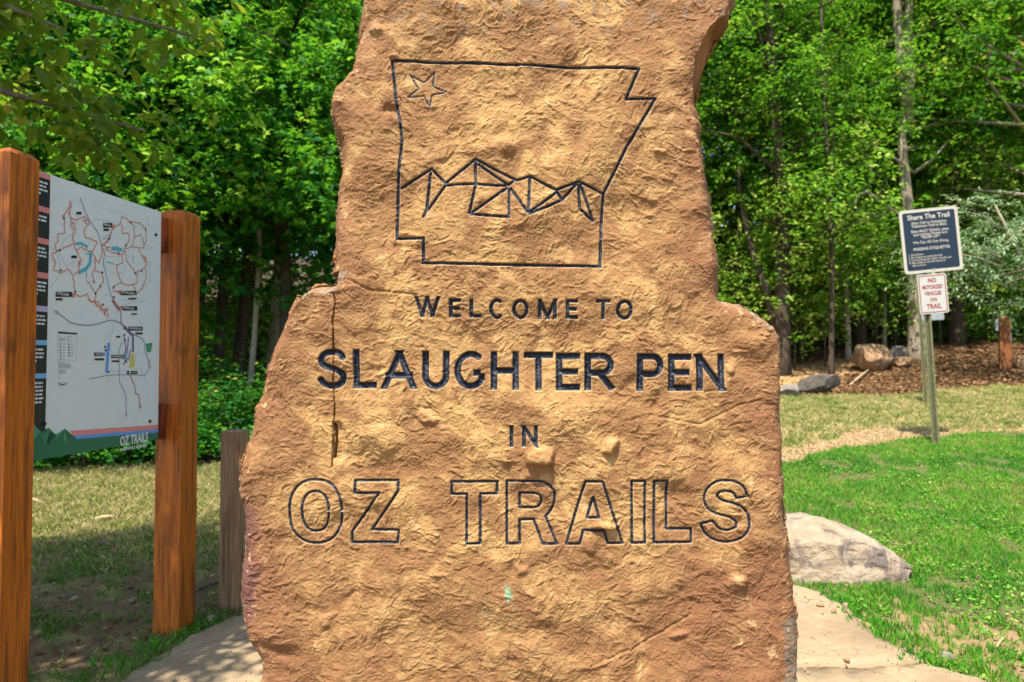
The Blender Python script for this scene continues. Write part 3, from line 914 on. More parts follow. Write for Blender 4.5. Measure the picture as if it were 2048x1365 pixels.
def flag(name, pxpoly, top, seed):
    poly = []
    for u, v in pxpoly:
        g = ground_at(u, v); poly.append((g.x, g.y))
    P = np.array(poly); dd = []
    for i in range(len(P)):
        a, b = P[i], P[(i + 1) % len(P)]
        m_ = max(1, int(np.hypot(*(b - a)) / 0.03))
        for j in range(m_):
            dd.append(a + (b - a) * j / m_)
    dd = np.array(dd)
    dd += 0.022 * np.stack([fbm(dd[:, 0] * 6, dd[:, 1] * 6, 3, seed), fbm(dd[:, 0] * 6, dd[:, 1] * 6, 3, seed + 1)], 1)
    bm = bmesh.new()
    vs_ = [bm.verts.new((q[0], q[1], 0)) for q in dd]
    es = [bm.edges.new((vs_[i], vs_[(i + 1) % len(vs_)])) for i in range(len(vs_))]
    bmesh.ops.triangle_fill(bm, edges=es, use_beauty=True)
    for _ in range(3):
        bmesh.ops.subdivide_edges(bm, edges=[e_ for e_ in bm.edges if e_.calc_length() > 0.09], cuts=1, use_grid_fill=True)
    bmesh.ops.triangulate(bm, faces=bm.faces[:])
    bm.verts.ensure_lookup_table()
    co = np.array([v.co[:2] for v in bm.verts])
    z_ = hgt(co[:, 0], co[:, 1]) + top + 0.007 * fbm(co[:, 0] * 4, co[:, 1] * 4, 3, seed + 3)
    for v, q in zip(bm.verts, z_):
        v.co.z = q
    bnd = [e_ for e_ in bm.edges if e_.is_boundary]
    for v in {v for e_ in bnd for v in e_.verts}:
        v.co.z -= 0.010
    r_ = bmesh.ops.extrude_edge_only(bm, edges=bnd)
    for v in [q for q in r_['geom'] if isinstance(q, bmesh.types.BMVert)]:
        v.co.z -= 0.07
    bmesh.ops.recalc_face_normals(bm, faces=bm.faces[:])
    if sum(f.normal.z for f in bm.faces) < 0:
        bmesh.ops.reverse_faces(bm, faces=bm.faces[:])
    me = bpy.data.meshes.new(name); bm.to_mesh(me); bm.free()
    me.polygons.foreach_set('use_smooth', [True] * len(me.polygons))
    return obj(name, me, m_flag, kind='structure')
flag('flagstone_path', [(1430, 1186), (1590, 1176), (1640, 1190), (1700, 1225), (1757, 1280), (1845, 1326), (1700, 1338), (1540, 1334), (1380, 1338)], 0.022, 90)
flag('flagstone_path', [(1380, 1345), (1540, 1341), (1700, 1345), (1850, 1333), (1965, 1366), (2200, 1470), (2300, 1750), (1300, 1750)], 0.020, 93)
flag('flagstone_path', [(255, 1362), (330, 1316), (400, 1272), (468, 1241), (560, 1236), (700, 1250), (760, 1750), (-150, 1750), (120, 1470)], 0.030, 96)

# ================================================================== rocks
def rock(name, label, cat, base, size, seed, m, rotz=0.0, facets=9, sharp=10.0, sub=5, rough=0.05, group=None, sink=0.12):
    rs_ = np.random.RandomState(seed)
    bm = bmesh.new()
    bmesh.ops.create_icosphere(bm, subdivisions=sub, radius=1)
    me = bpy.data.meshes.new(name); bm.to_mesh(me); bm.free()
    v = np.zeros(len(me.vertices) * 3, np.float32); me.vertices.foreach_get('co', v); v = v.reshape(-1, 3).astype(float)
    d = rs_.normal(size=(facets, 3)); d /= np.linalg.norm(d, axis=1, keepdims=True)
    d = np.concatenate([d, [[0, 0, 1], [0, -.8, .6], [.1, .2, 1]]])
    d /= np.linalg.norm(d, axis=1, keepdims=True)
    off = rs_.uniform(0.62, 0.95, len(d))
    dot = np.clip(v @ d.T, 0.001, None)
    rr_ = off / dot
    rad_ = np.minimum(1.15, -np.log(np.exp(-sharp * rr_).sum(1) + np.exp(-sharp * 1.1)) / sharp)
    rad_ += rough * fbm3(v[:, 0] * 2.2 + seed, v[:, 1] * 2.2, v[:, 2] * 2.2, 5, seed % 50) * 2
    rad_ += rough * 0.35 * fbm3(v[:, 0] * 9, v[:, 1] * 9, v[:, 2] * 9, 3, seed % 50 + 3)
    v = v * rad_[:, None]
    v /= np.abs(v).max(0)
    for q in range(10):
        c_ = rs_.normal(size=3); c_ /= np.linalg.norm(c_)
        ov = v @ c_ - rs_.uniform(.62, .9) - 0.04 * fbm3(v[:, 0] * 4 + q, v[:, 1] * 4, v[:, 2] * 4, 3, 8)
        v = v - np.clip(ov, 0, None)[:, None] * c_ * 0.95
    v /= np.abs(v).max(0)
    v *= np.array(size) * 0.5
    v[:, 2] += size[2] * (0.5 - sink)
    me.vertices.foreach_set('co', v.astype(np.float32).ravel())
    me.polygons.foreach_set('use_smooth', [True] * len(me.polygons))
    me.update()
    o = obj(name, me, m)
    o.location = base; o.rotation_euler = (0, 0, rotz)
    return tag(o, label, cat, group)
def rock_mat(name, c1, c2, c3, sc_=3.0, patch=(0.5, 0.62)):
    m, n, p = mat(name)
    a = noise_node(n, sc_, 6, 0.62, dist=0.6); b = noise_node(n, sc_ * 9, 5, 0.7); c = noise_node(n, sc_ * 1.7, 5, 0.6, dist=1.2)
    k = ramp(n, a, [(0.35, c1), (0.65, c2)])
    k = mix(n, ramp(n, c, [(patch[0], (0, 0, 0)), (patch[1], (0.85, 0.85, 0.85))]), k, c3)
    k = mix(n, 0.6, k, ramp(n, b, [(0.3, (0.35, 0.35, 0.35)), (0.65, (0.6, 0.6, 0.6))]), 'OVERLAY')
    n.links.new(k, p.inputs['Base Color'])
    p.inputs['Roughness'].default_value = 0.9
    bump(n, p, b, 0.9, 0.02, bump(n, None, c, 0.6, 0.03))
    return m
m_boul = rock_mat('pale_limestone', (0.235, 0.170, 0.105), (0.33, 0.255, 0.17), (0.085, 0.062, 0.056), 3.2, (0.50, 0.62))
m_brock = rock_mat('brown_rock', (0.20, 0.115, 0.052), (0.32, 0.19, 0.09), (0.09, 0.052, 0.032), 2.0)
m_grock = rock_mat('grey_rock', (0.13, 0.11, 0.09), (0.22, 0.185, 0.145), (0.08, 0.06, 0.045), 3.0)

m_drock = rock_mat('shaded_rock', (0.055, 0.045, 0.035), (0.11, 0.088, 0.06), (0.03, 0.03, 0.03), 2.5)  # darker rock for the ledge, its shade put into the colour
# the boulder at the lawn's edge: outline turned in depth
bp = ground_at(1690, 1182)
def boulder():
    bm = bmesh.new(); bmesh.ops.create_icosphere(bm, subdivisions=6, radius=1)
    me = bpy.data.meshes.new('boulder'); bm.to_mesh(me); bm.free()
    v = np.zeros(len(me.vertices) * 3, np.float32); me.vertices.foreach_get('co', v); v = v.reshape(-1, 3).astype(float)
    sgn = np.sign(v)
    q = np.abs(v)
    nrm_ = (q ** 3.4).sum(1) ** (1 / 3.4)
    v = v / nrm_[:, None]
    wob = lambda f, sd, o: fbm3(v[:, 0] * f + o, v[:, 1] * f, v[:, 2] * f, 4, sd)
    f1, f2 = wob(1.3, 3, 0), wob(3.2, 13, 2)
    v = v * (1 + 0.16 * f1 + 0.07 * f2 + 0.03 * f2 - 0.10 * np.clip(np.abs(wob(2.2, 23, 5)) - .1, 0, 1) + 0.034 * wob(8, 33, 1) - 0.06 * np.clip(np.abs(wob(4.5, 43, 8)) - .06, 0, .25) + 0.012 * wob(22, 53, 3))[:, None]
    cutn = np.array([(-.6, -.6, .65), (.05, -.55, .85), (.55, -.55, .6), (.25, -.95, .15), (-.35, -.95, .05), (.55, .1, .85), (-.9, -.1, .4), (.1, .1, 1), (-.25, -.3, 1), (.3, -.9, .45), (.6, .5, .6), (-.5, .6, .6)])
    cutn /= np.linalg.norm(cutn, axis=1, keepdims=True)
    v = v / np.abs(v).max(0)
    for c_, o_ in zip(cutn, [.74, .68, .78, .66, .68, .74, .76, .78, .72, .9, .9, .9]):
        ov = v @ c_ - o_ - 0.05 * fbm3(v[:, 0] * 5 + o_ * 50, v[:, 1] * 4, v[:, 2] * 4, 3, 7)
        v = v - np.clip(ov, 0, None)[:, None] * c_ * 0.94
    v = v / np.abs(v).max(0)
    pr = np.interp(v[:, 0], [-1, -.75, -.45, -.05, .1, .35, .6, .8, .92, 1], [.80, .97, 1.0, 1.0, .93, .88, .74, .52, .30, .12])
    # the front runs out to a sloping foot
    v[:, 1] -= 0.06 * np.clip(-v[:, 2] + .35, 0, 1.3) * (v[:, 1] < 0)
    v = v * np.array([0.515, 0.36, 0.242])
    v[:, 2] = np.where(v[:, 2] > -.1, (v[:, 2] + .1) * pr - .1, v[:, 2])
    v[:, 2] += 0.10
    me.vertices.foreach_set('co', v.astype(np.float32).ravel())
    me.polygons.foreach_set('use_smooth', [True] * len(me.polygons)); me.update()
    o = obj('boulder', me, m_boul)
    o.location = (bp.x + 0.03, bp.y + 0.36, hz(bp.x, bp.y + 0.2) + 0.025)
    tag(o, 'large cream and purple grey boulder half buried at the edge of the lawn', 'boulder')
boulder()
def rock_px(name, label, cat, x0, x1, yt, yb, seed, m, depthk=0.8, **k):
    g = ground_at((x0 + x1) / 2, yb)
    s_ = g.y / FOC
    w_, h_ = (x1 - x0) * s_, (yb - yt) * s_
    return rock(name, label, cat, (g.x, g.y + w_ * depthk * 0.45, hz(g.x, g.y + w_ * depthk * .3)), (w_ * 1.05, w_ * depthk, h_ * 1.35), seed, m, **k)
rock_px('bank_rock', 'big angular brown rock on the mulch bank left of the grey tree trunk', 'rock', 1716, 1803, 690, 746, 21, m_brock, facets=7, sharp=45, rough=.09)
rock_px('bank_rock', 'flat grey rock wedged between the big brown rock and the trunk', 'rock', 1783, 1832, 697, 722, 25, m_grock)
rock_px('bank_rock', 'small brown rock under the flat grey rock beside the trunk', 'rock', 1796, 1832, 716, 737, 28, m_brock)
rock_px('bank_rock', 'low ledge of shade darkened stone below the sandy trail at the edge of the grass', 'rock', 1604, 1690, 750, 789, 33, m_drock, facets=5, sharp=45, depthk=.5, rough=.08)
rock_px('bank_rock', 'pale grey rock half hidden behind the carved stone at the foot of the bank', 'rock', 1556, 1608, 771, 795, 37, m_grock)
rock_px('bank_rock', 'brown rock at the right edge of the photo behind the orange marker post', 'rock', 2034, 2075, 715, 742, 41, m_brock)
m_peb = rock_mat('pebble', (0.36, 0.25, 0.15), (0.45, 0.34, 0.22), (0.26, 0.15, 0.08), 20)
m_wht = rock_mat('white_pebble', (0.36, 0.30, 0.23), (0.42, 0.36, 0.29), (0.4, 0.3, 0.22), 20)
for lb, u, v, w_, h_, sd, m_ in [('flat thin brown chip lying on the pale flagstone nearest the boulder', 1640, 1222, 17, 6, 3, m_brock),
        ('reddish pebble on the flagstone below the boulder', 1668, 1235, 13, 8, 4, m_brock),
        ('round tan pebble at the grass edge of the flagstone', 1691, 1226, 15, 13, 5, m_peb),
        ('orange brown pebble, larger of two touching at the grass edge', 1733, 1256, 18, 14, 6, m_brock),
        ('pale pebble, smaller of two touching at the grass edge', 1722, 1246, 11, 8, 7, m_wht),
        ('white stone lying in the worn grass at lower right', 1897, 1320, 30, 17, 8, m_wht),
        ('small dark red pebble on the front flagstone', 1695, 1334, 12, 7, 9, m_brock),
        ('sliver of white stone on the front flagstone', 1810, 1302, 20, 6, 10, m_wht),
        ('tan stone in the shaded grass beside the map sign post', 78, 1272, 24, 14, 11, m_brock),
        ('pinkish stone in the shaded grass right of the map sign post', 424, 1243, 26, 13, 12, m_peb),
        ('small tan stone in the shade left of the far map sign post', 148, 1202, 20, 9, 13, m_peb),
        ('small pale stone in the shade near the foot of the far map sign post', 265, 1204, 16, 8, 14, m_peb)]:
    g = ground_at(u, v); s_ = g.y / FOC
    rock('pebble', lb, 'pebble', (g.x, g.y, g.z + (0.024 if 1600 < u < 1740 and v < 1240 or v > 1325 and u < 1700 else 0.0)), (w_ * s_, w_ * s_ * .8, h_ * s_ * 1.3), sd, m_, sub=3, sink=0.25, rotz=sd)

# ================================================================== timber materials
def wood(name, c1, c2, c3, grain=(22, 22, 1.1), rough=0.55, dark=0.55):
    m, n, p = mat(name)
    a = noise_node(n, 3.0, 6, 0.6, stretch=grain, dist=0.4)
    b = noise_node(n, 1.6, 4, 0.6, stretch=(3, 3, 1.2))
    c = noise_node(n, 60, 3, 0.6, stretch=(1, 1, 0.08))
    k = ramp(n, a, [(0.30, c1), (0.62, c2)])
    k = mix(n, ramp(n, b, [(0.50, (0, 0, 0)), (0.72, (dark, dark, dark))]), k, c3)
    kn = noise_node(n, 4.3, 2, 0.5, stretch=(1, 1, 0.55))
    k = mix(n, ramp(n, kn, [(0.64, (0, 0, 0)), (0.70, (.85, .85, .85))]), k, [v * .45 for v in c3])
    sc2 = noise_node(n, 11, 6, 0.75, stretch=(1, 1, 0.45))
    k = mix(n, ramp(n, sc2, [(0.60, (0, 0, 0)), (0.68, (.65, .65, .65))]), k, [min(.5, v * 1.2 + .05) for v in c2])
    st2 = noise_node(n, 7, 4, 0.7, stretch=(6, 6, .35))
    k = mix(n, ramp(n, st2, [(0.50, (0, 0, 0)), (0.63, (.7, .7, .7))]), k, c3)
    k = mix(n, 0.35, k, ramp(n, c, [(0.3, (0.35, 0.35, 0.35)), (0.7, (0.62, 0.62, 0.62))]), 'OVERLAY')
    n.links.new(k, p.inputs['Base Color'])
    p.inputs['Roughness'].default_value = rough
    p.inputs['Specular IOR Level'].default_value = 0.35
    bump(n, p, c, 0.25, 0.004, bump(n, None, a, 0.25, 0.006))
    return m
m_cedar = wood('stained_cedar', (0.25, 0.060, 0.004), (0.47, 0.125, 0.007), (0.075, 0.023, 0.005), dark=.75)
m_cedar_w = wood('dulled_cedar', (0.13, 0.040, 0.008), (0.24, 0.075, 0.012), (0.06, 0.022, 0.007))  # duller copy of the cedar stain, offsetting the sun on the marker
m_cedar_d = wood('stained_cedar_block', (0.26, 0.05, 0.016), (0.34, 0.075, 0.022), (0.15, 0.035, 0.01))
m_grey = wood('weathered_timber', (0.18, 0.100, 0.045), (0.30, 0.185, 0.095), (0.075, 0.042, 0.022), rough=0.8, dark=0.8)
m_steel = plain('dark_bolt', (0.04, 0.04, 0.045), 0.4, 0.6)

def post_mesh(mb, s_, h_, M, bevel_h=0.035, inset=0.022, mi=0):
    """square timber with a chamfered top; corner at the origin, growing to -u and +v"""
    r = [(0, 0), (-s_, 0), (-s_, s_), (0, s_)]
    ins = [(-inset, inset), (-s_ + inset, inset), (-s_ + inset, s_ - inset), (-inset, s_ - inset)]
    vs_ = [M @ Vector((a, b, -0.25)) for a, b in r] + [M @ Vector((a, b, h_ - bevel_h)) for a, b in r] + [M @ Vector((a, b, h_)) for a, b in ins]
    fs = [(0, 1, 2, 3)]
    for k in (0, 4):
        fs += [(k + i, k + 4 + i, k + 4 + (i + 1) % 4, k + (i + 1) % 4) for i in range(4)]
    fs.append((8, 11, 10, 9))
    mb.add(vs_, fs, mi)

# ================================================================== trail map sign
KX = Vector((0.1333, 0.9911, 0)); KN = Vector((0.9911, -0.1333, 0))        # along the board, and out of its face
K0 = Vector((-1.862, 2.576, 0))
kg = hz(-1.8, 3.1)
kiosk = thing('trail_map_sign', 'tall trail map board hung between two orange stained timber posts', 'map sign', (K0.x, K0.y, 0))
def KM(z0=0.0):
    """local (along, up) to world relative to the sign's origin, out of the face by the third"""
    M = Matrix.Identity(4)
    M.col[0][:3] = KX; M.col[1][:3] = (0, 0, 1); M.col[2][:3] = KN
    return M
MPOST = Matrix.Identity(4)
MPOST.col[0][:3] = KN; MPOST.col[1][:3] = KX; MPOST.col[2][:3] = (0, 0, 1)
for t, lb in ((0.0, 'nearer orange post cut by the frame'), (1.084, 'farther orange post with a chamfered top')):
    mb = MB(); post_mesh(mb, 0.136 if t == 0 else 0.146, 2.205, MPOST, 0.022, 0.020)
    o = mb.build('post', m_cedar, kiosk, label=lb)
    o.location = KX * t
    add_bevel(o, 0.0018)
PO = -0.075                                          # the panel's plane, behind the posts' front faces
KMp = KM(); KMp.translation = KN * PO
def kp(px, py):
    a, dy, dz = ray(px, py)
    ox, oy = K0.x + KN.x * PO, K0.y + KN.y * PO
    # s*(a, dy) = o + KX*t
    det = a * -KX.y + dy * KX.x
    s_ = (ox * -KX.y + oy * KX.x) / det
    t = (s_ * a - ox) / KX.x if abs(KX.x) > abs(KX.y) else (s_ * dy - oy) / KX.y
    return (t, EYE + s_ * dz)
PZ0, PZ1, PT0, PT1 = 1.008, 2.172, 0.165, 1.0
def inkc(name, c, rough=0.45):
    m, n, p = mat(name)
    p.inputs['Base Color'].default_value = (*c, 1); p.inputs['Roughness'].default_value = rough
    f = noise_node(n, 30, 4)
    n.links.new(mix(n, 0.12, c, ramp(n, f, [(0.3, [v * .7 for v in c]), (0.7, c)])), p.inputs['Base Color'])
    return m
INK = [inkc('print_white', (0.62, 0.645, 0.62)), inkc('print_black', (0.008, 0.010, 0.016)), inkc('print_trail', (0.62, 0.17, 0.10)), inkc('print_road', (0.24, 0.27, 0.29)),
       inkc('print_water', (0.08, 0.36, 0.48)), inkc('print_pink', (0.66, 0.22, 0.20)), inkc('print_blue', (0.10, 0.28, 0.60)), inkc('print_green', (0.010, 0.13, 0.070)),
       inkc('print_light_green', (0.04, 0.26, 0.13)), inkc('print_yellow', (0.55, 0.50, 0.06)), inkc('print_purple', (0.14, 0.11, 0.24)), inkc('print_maroon', (0.34, 0.12, 0.16)),
       inkc('print_fine_road', (0.42, 0.46, 0.47)), inkc('print_lilac', (0.46, 0.36, 0.58)), inkc('print_mid_green', (0.02, 0.19, 0.095)), inkc('print_sky', (0.16, 0.42, 0.66)), inkc('print_dark_green', (0.007, 0.10, 0.052))]
WHT, BLK, TRL, ROAD, WAT, PNK, BLU, GRN, LGR, YEL, PUR, MAR, FIN, LIL, MGR, SKY_, DGR = range(17)
mb = MB()
mb.slab(round_rect(PT0, PZ0, PT1, PZ1, 0.004, 2), KMp, -0.016, 0.0, 0)
panel = mb.build('map_panel', [plain('panel_white', (0.62, 0.65, 0.62), 0.4, var=0.03)], kiosk)
z2 = lambda u, v: kp(40 + u / 4.55, 330 + v / 4.55)
z3 = lambda u, v: kp(40 + u / 4.013, 600 + v / 4.013)
mm = 0.001
pm = MB()
def trail2(pts, mi=TRL, w=4.3, f=z2, z=1.6):
    rs_ = np.random.RandomState(len(pts) * 7 + int(pts[0][0]))
    P = []
    for i in range(len(pts) - 1):
        a, b = np.array(pts[i], float), np.array(pts[i + 1], float)
        k = max(1, int(np.hypot(*(b - a)) / 13))
        for j in range(k):
            P.append(a + (b - a) * j / k + (rs_.normal(size=2) * 3.6 if mi == TRL and not (i == 0 and j == 0) else 0))
    P.append(np.array(pts[-1], float))
    pm.ribbon([f(*q) for q in P], w * mm, KMp, z * mm, mi)
for t in [[(455, 330), (445, 390), (385, 475), (405, 500), (405, 625), (340, 630), (350, 700), (315, 720), (330, 790), (285, 820), (320, 880), (305, 960), (380, 985), (430, 950), (480, 1000), (490, 1100), (500, 1170), (540, 1200), (605, 1175), (630, 1230), (680, 1250), (700, 1290), (740, 1300)],
          [(440, 430), (465, 500), (470, 580), (500, 600), (475, 640), (490, 720), (400, 750), (330, 790)], [(455, 330), (470, 375), (450, 400), (462, 430), (438, 440)],
          [(460, 485), (520, 505), (585, 465), (630, 520), (605, 560), (580, 600), (590, 665), (640, 670), (700, 705), (660, 790), (680, 850), (715, 900), (750, 800), (740, 730)],
          [(585, 465), (600, 520), (575, 500), (610, 545)], [(470, 520), (495, 530), (475, 550), (505, 580)],
          [(490, 720), (510, 780), (545, 745), (600, 775), (660, 790)], [(510, 780), (530, 820), (560, 860), (530, 910), (540, 960), (490, 1000)], [(530, 870), (550, 880), (525, 895), (552, 905), (535, 925)],
          [(680, 850), (680, 960), (655, 980), (660, 1040), (680, 1080), (650, 1060)], [(680, 960), (745, 980), (760, 1060), (690, 1160)], [(610, 1050), (690, 1180), (680, 1250)],
          [(740, 730), (800, 690), (830, 600), (915, 530), (920, 470), (965, 490), (1000, 525), (1050, 515), (1110, 540), (1140, 590), (1150, 690), (1120, 760), (1020, 745), (960, 770), (950, 740)],
          [(760, 725), (800, 700), (785, 680), (820, 660), (805, 640), (830, 620)], [(920, 540), (935, 620), (990, 630), (990, 700), (960, 740)], [(1000, 525), (1040, 570), (1035, 680), (1020, 745)],
          [(1040, 660), (1100, 630), (1120, 690), (1130, 740)], [(750, 740), (820, 750), (770, 770), (840, 800), (930, 815), (950, 760), (970, 870), (1000, 910), (1050, 985), (1130, 940), (1150, 910), (1120, 850), (1080, 770)],
          [(1115, 820), (1150, 850), (1120, 860), (1160, 885)], [(930, 815), (930, 900), (870, 910), (885, 980), (920, 1070), (1000, 1100), (1060, 1080), (1070, 1000), (1050, 985)], [(1140, 940), (1150, 1010), (1110, 1120), (1060, 1170), (1030, 1100)],
          [(920, 1070), (850, 1110), (850, 1150), (900, 1155)], [(740, 1300), (720, 1330), (790, 1310), (770, 1360)], [(700, 1290), (690, 1240), (720, 1250), (715, 1290)]]:
    trail2(t)
for t in [[(640, 40), (690, 130), (670, 100), (705, 70), (700, 150)], [(545, 0), (580, 20), (600, 10)]]:
    trail2(t, f=z3)
for t, w in [([(545, 300), (590, 420), (640, 520), (710, 620), (740, 740), (770, 800), (755, 900), (790, 1030), (820, 1170), (850, 1230), (890, 1320)], 5)]:
    trail2(t, ROAD, w, z=1.0)
for t in [[(640, 530), (680, 495), (750, 500), (830, 530), (900, 560)], [(345, 800), (375, 830), (400, 900), (430, 920), (510, 870)], [(335, 810), (360, 900), (365, 1000), (270, 1120)], [(275, 730), (310, 790)], [(370, 750), (400, 690), (440, 640), (490, 655)],
          [(470, 640), (520, 610), (505, 560), (520, 510)], [(1160, 475), (1170, 545), (1200, 580)], [(1140, 550), (1170, 548)], [(1120, 770), (1160, 770), (1215, 745)], [(1150, 915), (1205, 870)], [(1180, 890), (1180, 1060), (1110, 1120)], [(1180, 1060), (1200, 1065)],
          [(755, 890), (800, 970), (880, 1000), (940, 970), (960, 910)], [(770, 820), (800, 840), (870, 830), (910, 850)], [(840, 610), (820, 690)], [(1000, 560), (960, 580), (930, 580)], [(1040, 560), (1080, 560), (1120, 590)], [(300, 1340), (345, 1365)],
          [(640, 690), (620, 740), (600, 760)], [(950, 780), (980, 790), (985, 850)], [(800, 1185), (755, 1180)], [(930, 1230), (1000, 1230)], [(940, 1280), (1010, 1250), (1150, 1240)], [(1180, 1200), (1195, 1180)],
          [(270, 285), (540, 340), (900, 440), (1180, 510)]]:
    trail2(t, FIN, 2.4 if t[0] != (270, 285) else 1.0, z=0.9)
for t, w in [([(505, 720), (550, 714), (580, 728), (612, 745)], 12), ([(640, 795), (640, 840), (635, 900), (600, 945), (530, 985)], 15), ([(604, 950), (604, 1030)], 4), ([(830, 762), (880, 765), (930, 775)], 17), ([(875, 755), (882, 735)], 5),
             ([(790, 635), (770, 670), (745, 672)], 4), ([(1028, 820), (1028, 900)], 4), ([(785, 885), (820, 890), (850, 905)], 5), ([(600, 810), (640, 815)], 5)]:
    trail2(t, WAT, w, z=1.2)
trail2([(285, 95), (330, 125), (400, 180), (450, 197), (520, 205), (570, 205), (620, 195), (720, 163), (760, 168), (800, 185), (850, 230), (890, 265), (940, 290), (990, 320), (1000, 360), (1005, 420), (1050, 550)], ROAD, 6, z3, 1.0)
pm.flat([z3(272, 85), z3(310, 92), z3(298, 112)], KMp, 1.1 * mm, ROAD)
for t, w in [([(780, 80), (770, 140), (750, 180), (745, 260), (722, 300), (722, 390), (740, 430)], 3), ([(820, 330), (795, 400), (795, 650), (850, 770), (852, 930)], 4.5), ([(555, 635), (600, 628), (690, 608), (800, 602), (1005, 605), (1030, 560), (1030, 510), (1050, 475)], 4),
             ([(720, 570), (870, 572)], 2.5), ([(915, 432), (1000, 432)], 2.5), ([(930, 432), (930, 500)], 2.5), ([(1000, 605), (1000, 670)], 2), ([(910, 550), (980, 555), (980, 600)], 2), ([(690, 610), (720, 640), (675, 670)], 2), ([(735, 250), (690, 290), (680, 340)], 2), ([(870, 125), (910, 150), (960, 180), (1010, 200)], 1.5)]:
    trail2(t, FIN if w < 4 else ROAD, w, z3, 0.9)
pm.flat([z3(842, 915), z3(862, 915), z3(852, 945)], KMp, 1.1 * mm, ROAD)
trail2([(880, 595), (900, 650), (920, 690), (925, 752), (952, 762), (962, 850)], MAR, 5, z3, 1.3)
pm.flat([z3(952, 848), z3(974, 848), z3(963, 880)], KMp, 1.4 * mm, MAR)
trail2([(740, 0), (770, 45), (800, 80)], MAR, 16, z3, 1.3)
trail2([(800, 70), (810, 120), (808, 180), (835, 215)], MAR, 6, z3, 1.2)
trail2([(835, 212), (870, 255), (905, 290), (905, 420)], PUR, 14, z3, 1.4)
trail2([(870, 300), (862, 380), (850, 470), (870, 480), (885, 400)], PUR, 7, z3, 1.3)
trail2([(835, 300), (850, 400), (830, 450), (845, 500), (825, 520)], PUR, 6, z3, 1.3)
trail2([(710, 345), (705, 420), (700, 500), (692, 585)], BLU, 17, z3, 1.4)
pm.flat([z3(893, 432), z3(912, 432), z3(918, 535), z3(875, 545)], KMp, 1.5 * mm, YEL)
pm.flat([z3(1008, 352), z3(1062, 345), z3(1048, 420), z3(1018, 422)], KMp, 1.5 * mm, LGR)
pm.flat([z3(858, 570), z3(875, 570), z3(873, 598), z3(856, 598)], KMp, 1.6 * mm, BLK)
def boxt(f, x0, y0, x1, y1, mi=BLK, z=2.0):
    pm.flat([f(x0, y0), f(x1, y0), f(x1, y1), f(x0, y1)][::-1], KMp, z * mm, mi)
BOX = [(z2, 510, 428, 556, 452, ''), (z2, 464, 826, 514, 850, ''), (z2, 755, 530, 835, 572, 'BACK 40'), (z2, 757, 582, 806, 602, ''), (z2, 322, 1156, 470, 1202, 'LITTLE SUGAR'), (z2, 322, 1215, 384, 1233, ''), (z2, 912, 1148, 1058, 1186, 'BLOWING SPRINGS'), (z2, 985, 1212, 1058, 1226, ''),
       (z2, 928, 1288, 1064, 1326, 'LAKE BELLA VISTA'), (z2, 1010, 1352, 1062, 1364, ''), (z3, 868, 215, 982, 248, 'SLAUGHTER PEN'), (z3, 925, 262, 982, 278, ''), (z3, 592, 424, 658, 450, 'COLER'), (z3, 598, 470, 672, 486, ''), (z3, 730, 442, 838, 468, 'RAZORBACK'), (z3, 735, 486, 796, 500, ''), (z3, 770, 290, 802, 304, ''), (z3, 885, 572, 940, 582, ''), (z3, 885, 586, 940, 596, '')]
for f, x0, y0, x1, y1, tx in BOX:
    boxt(f, x0, y0, x1, y1)
for f, x0, y0, x1, y1 in [(z2, 837, 545, 856, 580), (z2, 472, 1168, 495, 1206), (z2, 890, 1142, 912, 1172), (z2, 900, 1284, 930, 1312)]:
    boxt(f, x0, y0, x1, y1, TRL)
boxt(z3, 660, 424, 682, 450, BLU); boxt(z3, 838, 444, 856, 470, BLU)
for u, v in [(398, 484), (358, 780), (368, 960), (1004, 523), (1143, 590), (963, 732), (895, 803), (808, 672), (1048, 988), (1106, 965), (746, 980), (728, 1105), (685, 1172), (850, 1112), (852, 1205), (752, 1272), (500, 1155)]:
    t, z_ = z2(u, v)
    pm.flat([(t + .0055 * math.cos(a * math.pi / 4), z_ + .0055 * math.sin(a * math.pi / 4)) for a in range(8)], KMp, 1.9 * mm, BLK)
for u, v in [(838, 230), (835, 285), (840, 325), (685, 405), (680, 378), (708, 580), (852, 495)]:
    t, z_ = z3(u, v)
    pm.flat([(t + .006 * math.cos(a * math.pi / 4), z_ + .006 * math.sin(a * math.pi / 4)) for a in range(8)], KMp, 1.9 * mm, BLK)
lx = [z3(305, 255), z3(456, 268), z3(450, 492), z3(302, 490)]
pm.ribbon(lx + [lx[0]], 0.0016, KMp, 1.0 * mm, ROAD)
pm.flat([z3(307, 256), z3(456, 266), z3(455, 279), z3(307, 270)][::-1], KMp, 1.2 * mm, BLK)
boxt(z3, 314, 304, 362, 332, FIN, 1.2)
for i in range(6):
    boxt(z3, 318, 350 + i * 24, 328, 360 + i * 24, BLK, 1.2); boxt(z3, 334, 353 + i * 24, 362, 357 + i * 24, ROAD, 1.2)
    if i < 5:
        boxt(z3, 385, 352 + i * 23, 396, 362 + i * 23, BLK, 1.2); boxt(z3, 402, 355 + i * 23, 430, 359 + i * 23, ROAD, 1.2)
for v, u1 in [(296, 418), (312, 400), (328, 422)]:
    boxt(z3, 372, v, u1, v + 4, ROAD, 1.2)
for v, u1 in [(503, 360), (514, 402), (524, 408), (534, 405), (545, 410), (562, 372), (575, 366), (586, 368)]:
    boxt(z3, 304, v, u1, v + 4, ROAD, 1.2)
boxt(z3, 302, 666, 380, 668, ROAD, 1.2); boxt(z3, 302, 690, 380, 692, ROAD, 1.2); trail2([(308, 672), (335, 682), (370, 674)], BLK, 4, z3, 1.2); boxt(z3, 312, 620, 318, 635, ROAD, 1.2)
pm.build('map_print', INK, panel)
